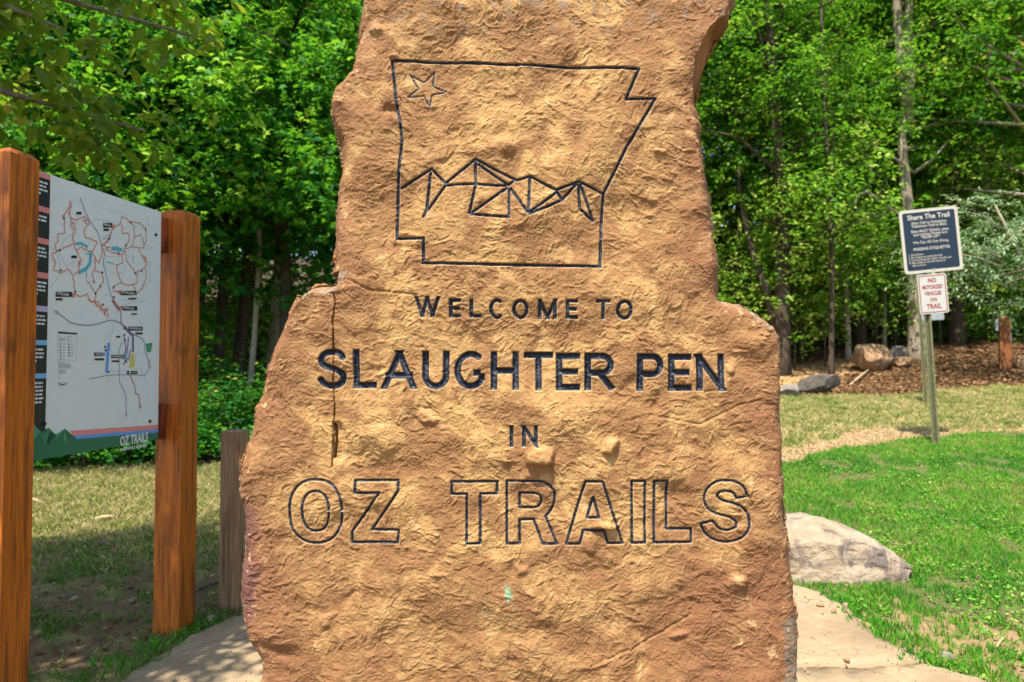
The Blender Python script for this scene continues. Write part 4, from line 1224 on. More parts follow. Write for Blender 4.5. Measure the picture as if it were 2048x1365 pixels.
# left column: dark blocks under coloured bands, with rows of fine white text
cm = MB()
CT0, CT1 = PT0 + 0.002, kp(98, 360)[0]
CT1 = 0.5 * (kp(99, 360)[0] + kp(84, 850)[0]) + 0.010
cm.flat([(CT0, PZ0 + 0.16), (CT1, PZ0 + 0.10), (CT1, PZ1 - 0.002), (CT0, PZ1 - 0.002)], KMp, 0.8 * mm, BLK)
rs = np.random.RandomState(3)
tops = [(60, PNK), (378, PNK), (668, PNK), (980, MAR), (1285, LIL)]
band = []
for v, mi in tops:
    zz = z2(200, v)[1]; zb_ = z2(200, v + (58 if v == 60 else 52))[1]
    band.append((zz, zb_, PNK if mi == MAR else mi))
for v, h_ in ((322, 40), (592, 40)):
    band.append((z3(130, v)[1], z3(130, v + h_)[1], SKY_))
band = sorted(band, reverse=True)
for i, (za_, zb_, mi) in enumerate(band):
    cm.flat([(CT0, zb_), (CT1, zb_), (CT1, min(za_, PZ1 - 0.002)), (CT0, min(za_, PZ1 - 0.002))], KMp, 1.2 * mm, mi)
    zn = band[i + 1][0] if i + 1 < len(band) else zb_ - 0.20
    rows = int((zb_ - zn) / 0.0165 * (0.62 if i != 0 else 0.7))
    for r_ in range(min(rows, 12)):
        zr = zb_ - 0.018 - r_ * 0.0155
        t = CT0 + 0.004
        end = CT1 - 0.012 - rs.uniform(0, 0.012) - (0.04 if r_ == rows - 1 else 0)
        while t < end:
            l_ = min(rs.uniform(0.010, 0.03), end - t + 0.004)
            cm.flat([(t, zr - 0.0042), (t + l_, zr - 0.0042), (t + l_, zr + 0.0036), (t, zr + 0.0036)], KMp, 1.2 * mm, WHT)
            t += l_ + 0.0035
cm.build('text_column', INK, panel)
# footer: green hills, two stripes
fm = MB()
hill = z3(450, 1118); 
fm.flat([(PT0, PZ0), (PT1 - .001, PZ0), (PT1 - .001, z3(1062, 1072)[1]), (z3(450, 1118)[0], z3(450, 1118)[1]), z3(360, 1035), z3(285, 1082), z3(228, 1027), z3(160, 1062), z3(85, 965), (PT0, z3(60, 1000)[1])], KMp, 1.8 * mm, GRN)
s0, s1_ = z3(400, 1052), z3(1062, 1010); s2_, s3_ = z3(425, 1090), z3(1062, 1045)
fm.flat([s2_, (PT1 - .001, s3_[1]), (PT1 - .001, s1_[1]), s0], KMp, 1.3 * mm, PNK)
fm.flat([z3(450, 1119), (PT1 - .001, z3(1062, 1073)[1]), (PT1 - .001, s3_[1]), s2_], KMp, 1.4 * mm, BLU)
for pts, mi in [([z3(85, 965), z3(160, 1062), z3(70, 1160), z3(62, 1010)], LGR), ([z3(228, 1027), z3(285, 1082), z3(205, 1178), z3(160, 1062)], MGR), ([z3(228, 1027), z3(160, 1062), z3(195, 1080)], LGR), ([z3(360, 1035), z3(450, 1118), z3(375, 1108)], DGR), ([z3(360, 1035), z3(285, 1085), z3(290, 1116)], LGR), ([z3(360, 1035), z3(345, 1120), z3(368, 1150)], LGR), ([z3(285, 1082), z3(205, 1178), z3(230, 1060)], DGR)]:
    fm.flat(pts, KMp, 2.1 * mm, mi)
fm.build('footer_print', INK, panel)
for f, x0, y0, x1, y1, tx in BOX:
    if tx:
        lm = MB()
        a_, b_ = f(x0, (y0 + y1) / 2), f(x1, (y0 + y1) / 2)
        hgt_ = abs(f(x0, y0)[1] - f(x0, y1)[1])
        add_text(lm, tx, hgt_ * 0.72, KMp, a_[0] + 0.006, (a_[1] + b_[1]) / 2, 2.4 * mm, WHT, 0.02, sx=(abs(b_[0] - a_[0]) - 0.012) / max(0.01, 0.62 * hgt_ * 0.72 * len(tx)))
        lm.build('lettering', INK, panel)
lm = MB(); a_, b_ = z3(805, 1135), z3(1018, 1122)
add_text(lm, 'OZ TRAILS', 0.060, KMp, (a_[0] + b_[0]) / 2, (a_[1] + b_[1]) / 2 + .004, 2.4 * mm, WHT, 0.030, 'CENTER', 0.70)
lm.build('lettering', INK, panel); lm = MB(); a_, b_ = z3(820, 1178), z3(1000, 1162)
add_text(lm, 'NORTHWEST ARKANSAS', 0.020, KMp, (a_[0] + b_[0]) / 2, (a_[1] + b_[1]) / 2 - .010, 2.4 * mm, WHT, 0.03, 'CENTER', 0.85)
lm.build('lettering', INK, panel)
for u, v, r_ in ((1515, 925, .008),):
    pass
for (t, z_) in (kp(311, 470), kp(299, 843), kp(88, 848)):
    bb = MB(); bb.tube([KMp @ Vector((t, z_, 0)), KMp @ Vector((t, z_, 0.006))], 0.0075, 10)
    bb.build('bolt', m_steel, panel)
for v0, v1 in ((430, 500), (808, 880)):
    zt, zb_ = kp(320, v0)[1], kp(320, v1)[1]
    bb = MB(); bb.box((PT1 - 0.012, zb_, -0.055), (1.084, zt, -0.018), 0, KMp)
    add_bevel(bb.build('cleat', m_cedar_d, kiosk), 0.003)

# ================================================================== low weathered post behind the stone
g = ground_at(466, 1224)
dpt = g.y
mb = MB(); 
M = Matrix.Rotation(R(-3), 4, 'Z')
post_mesh(mb, 0.118, EYE - (862 - 725) / FOC * dpt - g.z, M, 0.006, 0.004)
lowp = mb.build('timber_post', m_grey)
lowp.location = (at(478, 1224, dpt).x, dpt, g.z)
add_bevel(lowp, 0.002)
tag(lowp, 'short weathered grey timber post just left of the carved stone', 'post')

# ================================================================== trail rules sign
m_navy = plain('navy_sheet', (0.003, 0.012, 0.026), 0.35, var=0.05)
m_cream = plain('cream_sheet', (0.38, 0.345, 0.27), 0.4, var=0.04)
m_red = plain('red_lettering', (0.24, 0.012, 0.022), 0.45, var=0.05)
m_wsheet = plain('white_sheet', (0.38, 0.365, 0.32), 0.4, var=0.04)
m_galv = plain('galvanised_steel', (0.135, 0.135, 0.062), 0.55, 0.2, var=0.25, scale=25)
m_alu = plain('bare_aluminium', (0.38, 0.38, 0.36), 0.4, 0.7)
m_hole = plain('hole_shadow', (0.02, 0.018, 0.012), 0.9)
def u_post(mb, h_, w_=0.080):
    t = 0.004
    prof = [(-w_ / 2, 0), (-w_ / 2 + 0.018, 0), (-w_ / 2 + 0.024, .028), (w_ / 2 - 0.024, .028), (w_ / 2 - 0.018, 0), (w_ / 2, 0)]
    back = [(a + (0.003 if a < 0 else -0.003), b + t) for a, b in prof[::-1]]
    pr = prof + back
    n_ = len(pr)
    mb.add([Vector((a, b, -0.3)) for a, b in pr] + [Vector((a, b, h_)) for a, b in pr], [(i, (i + 1) % n_, n_ + (i + 1) % n_, n_ + i) for i in range(n_)] + [(0, 1, 10, 11), (1, 2, 9, 10), (2, 3, 8, 9), (3, 4, 7, 8), (4, 5, 6, 7)] + [(n_ + 11, n_ + 10, n_ + 1, n_), (n_ + 10, n_ + 9, n_ + 2, n_ + 1), (n_ + 9, n_ + 8, n_ + 3, n_ + 2), (n_ + 8, n_ + 7, n_ + 4, n_ + 3), (n_ + 7, n_ + 6, n_ + 5, n_ + 4)])
    zz = 0.05
    while zz < h_ - 0.03:
        mb.add([Vector((0.006 * math.cos(a * math.pi / 3), 0.0255, zz + 0.006 * math.sin(a * math.pi / 3))) for a in range(6)], [tuple(range(6))], 1)
        zz += 0.0254
g = ground_at(1872, 890)
SD = g.y
sgn = thing('trail_rules_sign', 'navy trail etiquette sign above a small white notice on a leaning green steel post', 'sign', (g.x, g.y, g.z), (R(1), R(-3.2), R(-4)))
mb = MB(); u_post(mb, EYE - g.z + (725 - 430) / FOC * SD)
mb.build('signpost', [m_galv, m_hole], sgn)
Minv = None
def sgn_local(px, py):
    w_ = at(px, py, SD)
    Mx = Matrix.LocRotScale(Vector((g.x, g.y, g.z)), __import__('mathutils').Euler((R(1), R(-3.2), R(-4))), None)
    return Mx.inverted() @ w_
def plate(name, pxc, w_, h_, roll, mats, parent, yo, rad_=0.03):
    c = sgn_local(*pxc)
    M = Matrix.Translation((c.x, yo, c.z)) @ Matrix.Rotation(R(roll), 4, 'Y') @ Matrix.Rotation(R(90), 4, 'X')
    mb = MB(); mb.slab(round_rect(-w_ / 2, -h_ / 2, w_ / 2, h_ / 2, rad_), M, -0.003, 0.0)
    o = mb.build(name, mats, parent)
    return o, M
pxm = SD / FOC
W1, H1 = 113 * pxm, 128 * pxm
p1_, M1 = plate('rules_panel', (1857.5, 482), W1, H1, -2.0, m_cream, sgn, -0.008, .035)
mb = MB(); mb.flat(round_rect(-W1 / 2 + .032, -H1 / 2 + .032, W1 / 2 - .032, H1 / 2 - .032, .02), M1, 0.0008)
mb.build('navy_field', m_navy, p1_)
lt = MB()
hh = H1
for tx, v, sz, bd in [('Share The Trail', .375, .108, .022), ('Bikes Yield to Pedestrians,', .285, .058, .014), ('Pedestrians Yield to Bikes.', .235, .058, .014), ('Bikes MUST SIGNAL when', .155, .060, .014),
                      ('approaching Pedestrians', .105, .056, .010), ('"RIDER UP!"', .055, .060, .014), ('We Can All Get Along.', -.02, .060, .010), ('PASSING ETIQUETTE:', -.125, .062, .018)]:
    lt = MB(); add_text(lt, tx, sz * hh, M1, 0, v * hh, 0.0016, 0, bd, 'CENTER', 0.86 if 'MUST' in tx or 'Yield' in tx else 0.95); lt.build('lettering', m_cream, p1_)
for i, tx in enumerate(['1. Slow Down', '2. Be prepared to yield the trail', '3. Communicate (Hi, Hello, Howdy and', '4. Pass safely on the left when it is', '    safe to do so']):
    lt = MB(); add_text(lt, tx, .046 * hh, M1, -W1 * .41, (-.205 - .042 * i) * hh, 0.0016, 0, .008, 'LEFT', 0.86); lt.build('lettering', m_cream, p1_)
W2, H2 = 56 * pxm, 79 * pxm
p2_, M2 = plate('notice_panel', (1862.5, 588.5), W2, H2, -1.2, m_wsheet, sgn, -0.009, .022)
mb = MB()
b0 = round_rect(-W2 / 2 + .012, -H2 / 2 + .012, W2 / 2 - .012, H2 / 2 - .012, .016); b1 = round_rect(-W2 / 2 + .021, -H2 / 2 + .021, W2 / 2 - .021, H2 / 2 - .021, .010)
nb = len(b0)
mb.add([M2 @ Vector((*q, 0.0010)) for q in b0] + [M2 @ Vector((*q, 0.0010)) for q in b1], [(i, (i + 1) % nb, nb + (i + 1) % nb, nb + i) for i in range(nb)])
mb.build('red_border', m_red, p2_)
lt = MB()
for tx, v, sz, sx in [('NO', .34, .15, .85), ('MOTORIZED', .17, .135, .64), ('VEHICLES', .01, .135, .70), ('ON', -.15, .13, .80), ('TRAIL', -.32, .165, .85)]:
    lt = MB(); add_text(lt, tx, sz * H2, M2, 0, v * H2, 0.0016, 0, 0.026, 'CENTER', sx); lt.build('lettering', m_red, p2_)
for z_, M_, h_ in ((0.45, M1, H1), (-0.45, M1, H1), (-0.455, M2, H2)):
    bb = MB(); bb.tube([M_ @ Vector((0, z_ * h_, 0)), M_ @ Vector((0, z_ * h_, 0.006))], 0.008, 8)
    bb.build('bolt', m_alu, p1_ if h_ == H1 else p2_)

# second signpost seen from behind
g = ground_at(1852, 808)
sg2 = thing('trail_notice', 'thin steel post with a bare metal sign back, mostly hidden behind the navy sign', 'sign', (g.x, g.y, g.z), (0, R(-3.0), R(8)))
mb = MB(); u_post(mb, 2.1, 0.075); mb.build('signpost', [m_galv, m_hole], sg2)
_c = at(1861, 601, g.y) - g; _k = g.y / FOC
mb = MB(); mb.slab(round_rect(_c.x - 25 * _k + .115, _c.z - 41 * _k, _c.x + 25 * _k + .115, _c.z + 41 * _k, .02), Matrix.Rotation(R(90), 4, 'X'), 0.004, 0.008)
mb.build('sign_back', m_alu, sg2)

# orange trail marker post on the bank
g = ground_at(2011, 741)
mk = thing('trail_marker', 'squat orange stained marker post with pale panels on the mulch bank', 'marker post', (g.x, g.y, g.z), (0, 0, R(-28)))
s_ = g.y / FOC
mb = MB(); post_mesh(mb, 0.21, 108 * s_, Matrix.Translation((0.10, -0.10, 0)), 0.03, 0.03)
add_bevel(mb.build('post', m_cedar_w, mk), 0.003)
m_info = plain('pale_panel', (0.40, 0.45, 0.50), 0.4, var=0.2, scale=40)
mb = MB(); mb.box((0.101, -0.075, 48 * s_), (0.108, 0.085, 103 * s_)); mb.build('info_panel', m_info, mk)
mb = MB(); mb.box((-0.16, 0.0, 80 * s_), (-0.111, 0.012, 104 * s_)); mb.build('info_panel', m_info, mk)

# sticks and wood chips lying about
m_stick = wood('dry_stick', (0.30, 0.20, 0.11), (0.42, 0.30, 0.17), (0.2, 0.12, 0.06), rough=.85)
m_dstick = wood('dark_stick', (0.10, 0.06, 0.035), (0.16, 0.10, 0.06), (0.06, 0.035, 0.02), rough=.85)
def stick(name, label, cat, a, b, r_, m, lift=0.0):
    A, B = ground_at(*a), ground_at(*b)
    A.z += r_ * .6; B.z += r_ * .6 + lift
    P = [A.lerp(B, t) + Vector((0, 0, .012 * math.sin(3 * t))) for t in (0, .3, .6, 1)]
    mb = MB(); mb.tube(P, [r_ * .8, r_, r_ * .9, r_ * .5], 7)
    return tag(mb.build(name, m, smooth=True), label, cat)
stick('wood_chip', 'pale split wood chip lying in the sunlit strip of dry grass', 'wood chip', (190, 1042), (236, 1038), .022, m_stick)
stick('wood_chip', 'brown chunk of bark lying on the shaded soil by the map board', 'wood chip', (200, 1090), (228, 1097), .018, m_dstick)
stick('stick', 'pale stick near the low plants behind the map board', 'stick', (55, 1000), (88, 1010), .016, m_stick)
stick('stick', 'dark root like stick against the foot of the weathered post', 'stick', (388, 1188), (440, 1166), .011, m_dstick)
stick('stick', 'thick dark stick lying by the foot of the nearer map post', 'stick', (45, 1242), (96, 1236), .014, m_dstick)
stick('stick', 'thin straw coloured stalk lying in the worn grass at the far right', 'stick', (1994, 1296), (2014, 1276), .006, m_stick)
stick('branch', 'bare pale branch leaning down the mulch bank below the big brown rock', 'branch', (1700, 772), (1742, 738), .025, m_stick)

# ================================================================== vegetation
T_SIMPLE = (np.array([(0, 0, 0), (.36, -.5, .10), (1, 0, -.10), (.36, .5, .10)], float), [(0, 1, 2, 3)], [])
T_FOLD = (np.array([(0, 0, 0), (.40, -.5, .13), (1, 0, -.10), (.40, .5, .13)], float), [], [(0, 1, 2), (0, 2, 3)])
T_OVAL = (np.array([(0, 0, 0), (.22, -.36, .07), (.60, -.43, .05), (1, 0, -.14), (.60, .43, .05), (.22, .36, .07), (.25, 0, 0), (.62, 0, -.03)], float), [(0, 1, 6, 5), (6, 1, 2, 7), (5, 6, 7, 4)], [(7, 2, 3), (7, 3, 4)])
T_MAPLE = (np.array([(.30, 0, 0), (0, 0, .0), (.02, -.36, -.03), (.32, -.24, .04), (.58, -.58, -.08), (.62, -.20, .04), (1, 0, -.12), (.62, .20, .04), (.58, .58, -.08), (.32, .24, .04), (.02, .36, -.03)], float),
           [], [(0, i, i + 1) for i in range(1, 10)] + [(0, 10, 1)])
def leaves(name, P, A, N, L, W, tint, tpl, m, parent=None, link=True):
    tv, tq, tt = tpl
    n_ = len(P); k = len(tv)
    A = A / (np.linalg.norm(A, axis=1, keepdims=True) + 1e-9)
    B = np.cross(N, A); B /= np.linalg.norm(B, axis=1, keepdims=True) + 1e-9
    N2 = np.cross(A, B)
    V = (P[:, None, :] + L[:, None, None] * (tv[None, :, 0, None] * A[:, None, :] + tv[None, :, 2, None] * N2[:, None, :]) + W[:, None, None] * tv[None, :, 1, None] * B[:, None, :]).reshape(-1, 3)
    base_ = (np.arange(n_) * k)[:, None, None]
    Fq = (base_ + np.array(tq)[None]).reshape(-1, 4) if tq else None
    Ft = (base_ + np.array(tt)[None]).reshape(-1, 3) if tt else None
    me = mesh_np(name, V, Fq, Ft)
    set_attr(me, 'tint', np.repeat(tint, k), 'FLOAT')
    if m is not None:
        me.materials.append(m)
    if not link:
        return me
    return obj(name, me, None, parent)
def leaf_mat(name, stops, trans=0.45, tcol=(0.19, 0.45, 0.012), rough=0.55, spec=0.14):
    m = bpy.data.materials.new(name); m.use_nodes = True
    n = m.node_tree; p = n.nodes['Principled BSDF']; out = n.nodes['Material Output']
    k = ramp(n, attr(n, 'tint', 'Fac'), stops)
    n.links.new(k, p.inputs['Base Color'])
    p.inputs['Roughness'].default_value = rough
    p.inputs['Specular IOR Level'].default_value = spec
    tr = n.nodes.new('ShaderNodeBsdfTranslucent')
    n.links.new(mix(n, 0.55, k, tcol), tr.inputs[0])
    ms = n.nodes.new('ShaderNodeMixShader'); ms.inputs[0].default_value = trans
    n.links.new(p.outputs[0], ms.inputs[1]); n.links.new(tr.outputs[0], ms.inputs[2]); n.links.new(ms.outputs[0], out.inputs[0])
    return m
G_L = [(0.0, (0.009, 0.075, 0.015)), (0.32, (0.019, 0.140, 0.019)), (0.62, (0.050, 0.225, 0.020)), (0.85, (0.17, 0.36, 0.025)), (0.955, (0.32, 0.44, 0.05)), (0.98, (0.36, 0.28, 0.05)), (1.0, (0.30, 0.09, 0.02))]
G_R = [(0.0, (0.014, 0.080, 0.010)), (0.30, (0.034, 0.135, 0.013)), (0.60, (0.095, 0.245, 0.018)), (0.85, (0.21, 0.36, 0.03)), (0.955, (0.36, 0.44, 0.08)), (0.98, (0.42, 0.32, 0.06)), (1.0, (0.34, 0.12, 0.03))]
G_P = [(0.0, (0.07, 0.15, 0.07)), (0.5, (0.16, 0.27, 0.13)), (1.0, (0.33, 0.42, 0.22))]
G_N = [(0.0, (0.040, 0.095, 0.008)), (0.5, (0.11, 0.20, 0.014)), (0.85, (0.22, 0.28, 0.02)), (1.0, (0.34, 0.27, 0.03))]
m_leafL = leaf_mat('maple_foliage', G_L)
m_leafR = leaf_mat('oak_foliage', G_R)
m_leafP = leaf_mat('pale_foliage', G_P, 0.25, (0.25, 0.36, 0.14), 0.5)
m_leafN = leaf_mat('near_foliage', G_N, 0.55, (0.38, 0.46, 0.02), 0.45, 0.2)
def bark(name, c1, c2, c3):
    m, n, p = mat(name)
    a = noise_node(n, 5, 6, 0.65, stretch=(5, 5, 0.8), dist=0.5); b = noise_node(n, 1.3, 4, 0.6); c = noise_node(n, 20, 4, 0.65, stretch=(2, 2, .4))
    k = ramp(n, a, [(0.32, c1), (0.62, c2)])
    k = mix(n, ramp(n, b, [(0.52, (0, 0, 0)), (0.68, (.7, .7, .7))]), k, c3)
    n.links.new(mix(n, .5, k, ramp(n, c, [(.3, (.35, .35, .35)), (.7, (.6, .6, .6))]), 'OVERLAY'), p.inputs['Base Color'])
    p.inputs['Roughness'].default_value = 0.9; p.inputs['Specular IOR Level'].default_value = 0.2
    bump(n, p, a, 0.8, 0.03)
    return m
m_bg = bark('grey_bark', (0.16, 0.125, 0.085), (0.29, 0.235, 0.165), (0.20, 0.18, 0.12))
m_bd = bark('dark_bark', (0.034, 0.024, 0.016), (0.080, 0.056, 0.036), (0.062, 0.050, 0.032))
m_bl = bark('light_bark', (0.20, 0.165, 0.115), (0.34, 0.28, 0.20), (0.14, 0.11, 0.075))

def unit(v):
    return v / (np.linalg.norm(v, axis=-1, keepdims=True) + 1e-9)
def sprays(rng, blobs, ntw, nl, Lf, asp=0.62, tw_len=0.45, flat=0.75, yellow=0.02, tint0=0.42, droop=0.12, upn=0.9):
    """blobs: (x, y, z, r, tint).  Leafy twigs fill each blob's outer shell."""
    P = []; A = []; N = []; T = []; Lx = []
    for bx, by, bz, br, bt in blobs:
        k = max(3, int(ntw * (br / 0.8) ** 2))
        d = unit(rng.normal(size=(k, 3)))
        r_ = br * rng.uniform(0.15, 1.0, (k, 1)) ** 0.45
        st = np.array([bx, by, bz]) + d * r_ * np.array([1, 1, flat])
        td = unit(d * np.array([1, 1, 0.35]) * 0.9 + rng.normal(size=(k, 3)) * 0.55 + np.array([0, 0, -droop]))
        tl = tw_len * rng.uniform(0.6, 1.3, k)
        tt = bt + rng.normal(size=k) * 0.18
        side = unit(np.cross(td, np.array([0, 0, 1.0])) + 1e-6)
        for j in range(nl):
            f = (j + 0.5) / nl
            sg = 1 if j % 2 else -1
            pos = st + td * (tl * (f - 0.3))[:, None] + rng.normal(size=(k, 3)) * 0.03
            ax = unit(td * 0.55 + side * sg * 0.85 + rng.normal(size=(k, 3)) * 0.28 + np.array([0, 0, -droop * 1.5]))
            nn = unit(np.array([0, 0, upn]) + rng.normal(size=(k, 3)) * 0.45 + d * 0.30)
            P.append(pos); A.append(ax); N.append(nn); T.append(tt + rng.normal(size=k) * 0.09); Lx.append(Lf * rng.uniform(0.65, 1.2, k))
    P = np.concatenate(P); A = np.concatenate(A); N = np.concatenate(N); T = np.concatenate(T) * 1.0 + tint0; L = np.concatenate(Lx)
    T = np.clip(T, 0.02, 0.94)
    T[rng.rand(len(T)) < yellow] = rng.uniform(0.94, 1.0)
    return P, A, N, L, L * asp, T
def crown_blobs(rng, rad, hgt_, n_, bsz=(0.5, 0.95), lo=0.0):
    """limbs fanning out of a stem; returns blobs and limb lines in the crown's own frame (z 0..hgt)"""
    bl = []; limbs = []
    for i in range(n_):
        f = lo + (1 - lo) * (i + 0.5) / n_
        prof = (math.sin(math.pi * min(0.97, 0.20 + 0.72 * f))) ** 0.8
        an = i * 2.4 + rng.uniform(-.4, .4)
        ln = rad * prof * rng.uniform(0.65, 1.12)
        z0 = hgt_ * f * 0.85
        tip = np.array([math.cos(an) * ln, math.sin(an) * ln, z0 + hgt_ * 0.10 + ln * rng.uniform(-.12, .25)])
        limbs.append([(0, 0, z0 - 0.1), tuple(tip * np.array([.5, .5, 1]) + np.array([0, 0, -.1])), tuple(tip)])
        bt = rng.normal() * 0.13
        m_ = max(2, int(ln / 0.75))
        for j in range(m_):
            g_ = (j + 1.0) / m_
            c = np.array([math.cos(an) * ln * g_, math.sin(an) * ln * g_, z0 + (tip[2] - z0) * g_]) + rng.normal(size=3) * np.array([.28, .28, .2])
            bl.append((c[0], c[1], c[2], rng.uniform(*bsz), bt + rng.normal() * 0.16))
    return bl, limbs
def proto(seed, rad, hgt_, n_, ntw, nl, Lf, tpl, m, asp=0.62, name='crown', bsz=(.5, .95), lo=0.0, **k):
    rng = np.random.RandomState(seed)
    bl, limbs = crown_blobs(rng, rad, hgt_, n_, bsz, lo)
    P, A, N, L, W, T = sprays(rng, bl, ntw, nl, Lf, asp, **k)
    return leaves(name, P, A, N, L, W, T, tpl, m, link=False), limbs
CR_L = [proto(101, 3.0, 6.0, 26, 26, 8, 0.135, T_MAPLE, m_leafL, 1.0, yellow=0.012), proto(102, 2.6, 5.0, 22, 28, 8, 0.125, T_FOLD, m_leafL, 0.70, yellow=0.01), proto(107, 2.8, 5.5, 24, 26, 8, 0.12, T_MAPLE, m_leafL, 1.0, yellow=0.012)]
CR_R = [proto(103, 3.4, 7.5, 30, 23, 8, 0.125, T_FOLD, m_leafR, 0.62, yellow=0.02), proto(104, 3.0, 6.5, 26, 24, 8, 0.115, T_FOLD, m_leafR, 0.70, yellow=0.02), proto(105, 2.6, 5.0, 22, 24, 8, 0.11, T_FOLD, m_leafR, 0.62, yellow=0.02)]
SHR = [proto(111, 1.0, 1.7, 12, 26, 7, 0.105, T_MAPLE, m_leafL, 0.95, 'foliage', (.35, .6), tint0=.20), proto(112, 1.1, 2.0, 13, 30, 7, 0.10, T_FOLD, m_leafR, 0.66, 'foliage', (.35, .6), tint0=0.78), proto(113, 0.9, 1.4, 11, 26, 7, 0.10, T_FOLD, m_leafL, 0.6, 'foliage', (.3, .5), tint0=.16)]  # middle shrub brightened in tint, standing in for understorey sun
SAPL = [proto(131, 1.6, 3.2, 16, 20, 7, .115, T_FOLD, m_leafR, .66, bsz=(.35, .65), tint0=.74), proto(132, 1.5, 3.6, 16, 20, 7, .115, T_FOLD, m_leafR, .66, bsz=(.35, .65), tint0=.80)]  # sapling tints raised, sunlight put into the leaf colour
PALE, _pl = proto(121, 2.3, 2.6, 14, 22, 12, 0.16, T_FOLD, m_leafP, 0.30, 'crown', (.45, .8), tw_len=0.75, upn=1.4, droop=0.2, tint0=0.5)
rngt = np.random.RandomState(77)
def stem_pts(x, y, h_, lean, k=7, wob=0.13):
    pts = []
    for i in range(k):
        f = i / (k - 1)
        pts.append(Vector((x + lean[0] * h_ * f + wob * h_ * .1 * math.sin(5 * f + x), y + lean[1] * h_ * f + wob * h_ * .08 * math.sin(4 * f + y), 0)) + Vector((0, 0, h_ * f)))
    return pts
def tree(label, px, depth, h_, rad_, m, crowns, lean=(0, 0), group=None, forks=None, base_py=None, name='tree', extra=None, z_off=0.0, flare=1.35):
    x = (px - 1024) / FOC * depth
    z = hz(x, depth) + z_off
    t = thing(name, label, 'tree', (x, depth, z), group=group)
    mb = MB()
    pts = stem_pts(0, 0, h_, lean)
    pts[0].z = -0.3
    n_ = len(pts)
    rr = [rad_ * (flare if i == 0 else 1) * (1 - 0.62 * i / (n_ - 1)) for i in range(n_)]
    pts.insert(1, pts[0].lerp(pts[1], 0.35) ); rr.insert(1, rad_ * 1.02)
    mb.tube(pts, rr, 12, wob=0.10, rng=rngt)
    for fk in (forks or []):
        mb.tube([Vector(p) for p in fk[0]], fk[1], 9, wob=0.1, rng=rngt)
    for cr, (cx, cy_, cz), sc_, rz in crowns:
        for lb in cr[1][::2]:
            q = [Matrix.Rotation(rz, 4, 'Z') @ (Vector(p) * sc_) + Vector((cx, cy_, cz)) for p in lb]
            f = min(1, max(0, q[0].z / h_))
            q[0] = Vector((lean[0] * h_ * f, lean[1] * h_ * f, q[0].z))
            mb.tube(q, [rad_ * 0.30, rad_ * 0.16, 0.012], 6)
    mb.build('trunk', m, t, smooth=True)
    for cr, c, sc_, rz in crowns:
        o = obj('crown', cr[0], None, t, loc=c)
        o.scale = (sc_, sc_, sc_ * rngt.uniform(.92, 1.08)); o.rotation_euler = (0, 0, rz)
    if extra:
        mb = MB()
        for nm, lines, r_, mm_ in extra:
            mb = MB()
            for ln in lines:
                q = [at(u, v, depth + dd) - Vector((x, depth, z)) for u, v, dd in ln]
                mb.tube(q, [r_ * (1 - .75 * i / (len(q) - 1)) for i in range(len(q))], 6)
            mb.build(nm, mm_, t, smooth=True)
    return t
CL, CR = CR_L, CR_R
# ---- left wood, seen over the map board
tree('leafy maple at the wood edge directly behind the map board, lowest of the left crowns', 150, 12.0, 8.6, .10, m_bd, [(CL[0], (0, 0, 1.2), .95, 0.3), (CL[1], (-.8, .1, 0.2), .75, 2.0)])
tree('broad leafy maple filling the gap between the far map post and the carved stone', 560, 12.4, 9.4, .11, m_bd, [(CL[0], (0.3, -.6, 2.3), 1.0, 1.7), (CL[2], (-.6, .2, 4.6), .9, 4.0)], lean=(-.02, 0))
tree('slender dark trunked tree just right of the far map post', 428, 14.2, 11, .115, m_bd, [(CL[1], (0, -1.2, 3.1), 1.1, .4), (CL[0], (0, 0, 5.5), 1.0, 2.2)], lean=(.004, 0))
tree('dark trunked tree leaning right, nearest the carved stone in the left wood', 466, 14.8, 11, .135, m_bd, [(CL[2], (.4, -.8, 3.3), 1.1, 1.1), (CL[0], (.5, 0, 6.2), 1.0, 5.2)], lean=(.035, 0))
tree('thin pale stemmed sapling rising among the leaves left of the carved stone', 492, 12.4, 9.5, .055, m_bl, [(CL[1], (.2, 0.3, 3.6), .8, 3.1)], lean=(.02, 0))
tree('tall maple behind the nearer map post, its top out of the photo', 20, 12.8, 12, .14, m_bd, [(CL[2], (0, 0, 2.4), 1.1, .9), (CL[0], (.4, .3, 6.0), 1.1, 3.0)])
tree('tall tree with a pale trunk behind the overhanging twigs at upper left', 285, 13.6, 13, .10, m_bl, [(CL[0], (.2, .4, 3.0), 1.05, 2.6), (CL[2], (0, .2, 6.4), 1.1, .2)])
tree('maple with sunlit pale leaves touching the upper left edge of the carved stone', 655, 11.2, 8.2, .07, m_bd, [(CL[0], (.2, 0, 3.0), .72, 5.1)], lean=(.02, 0))
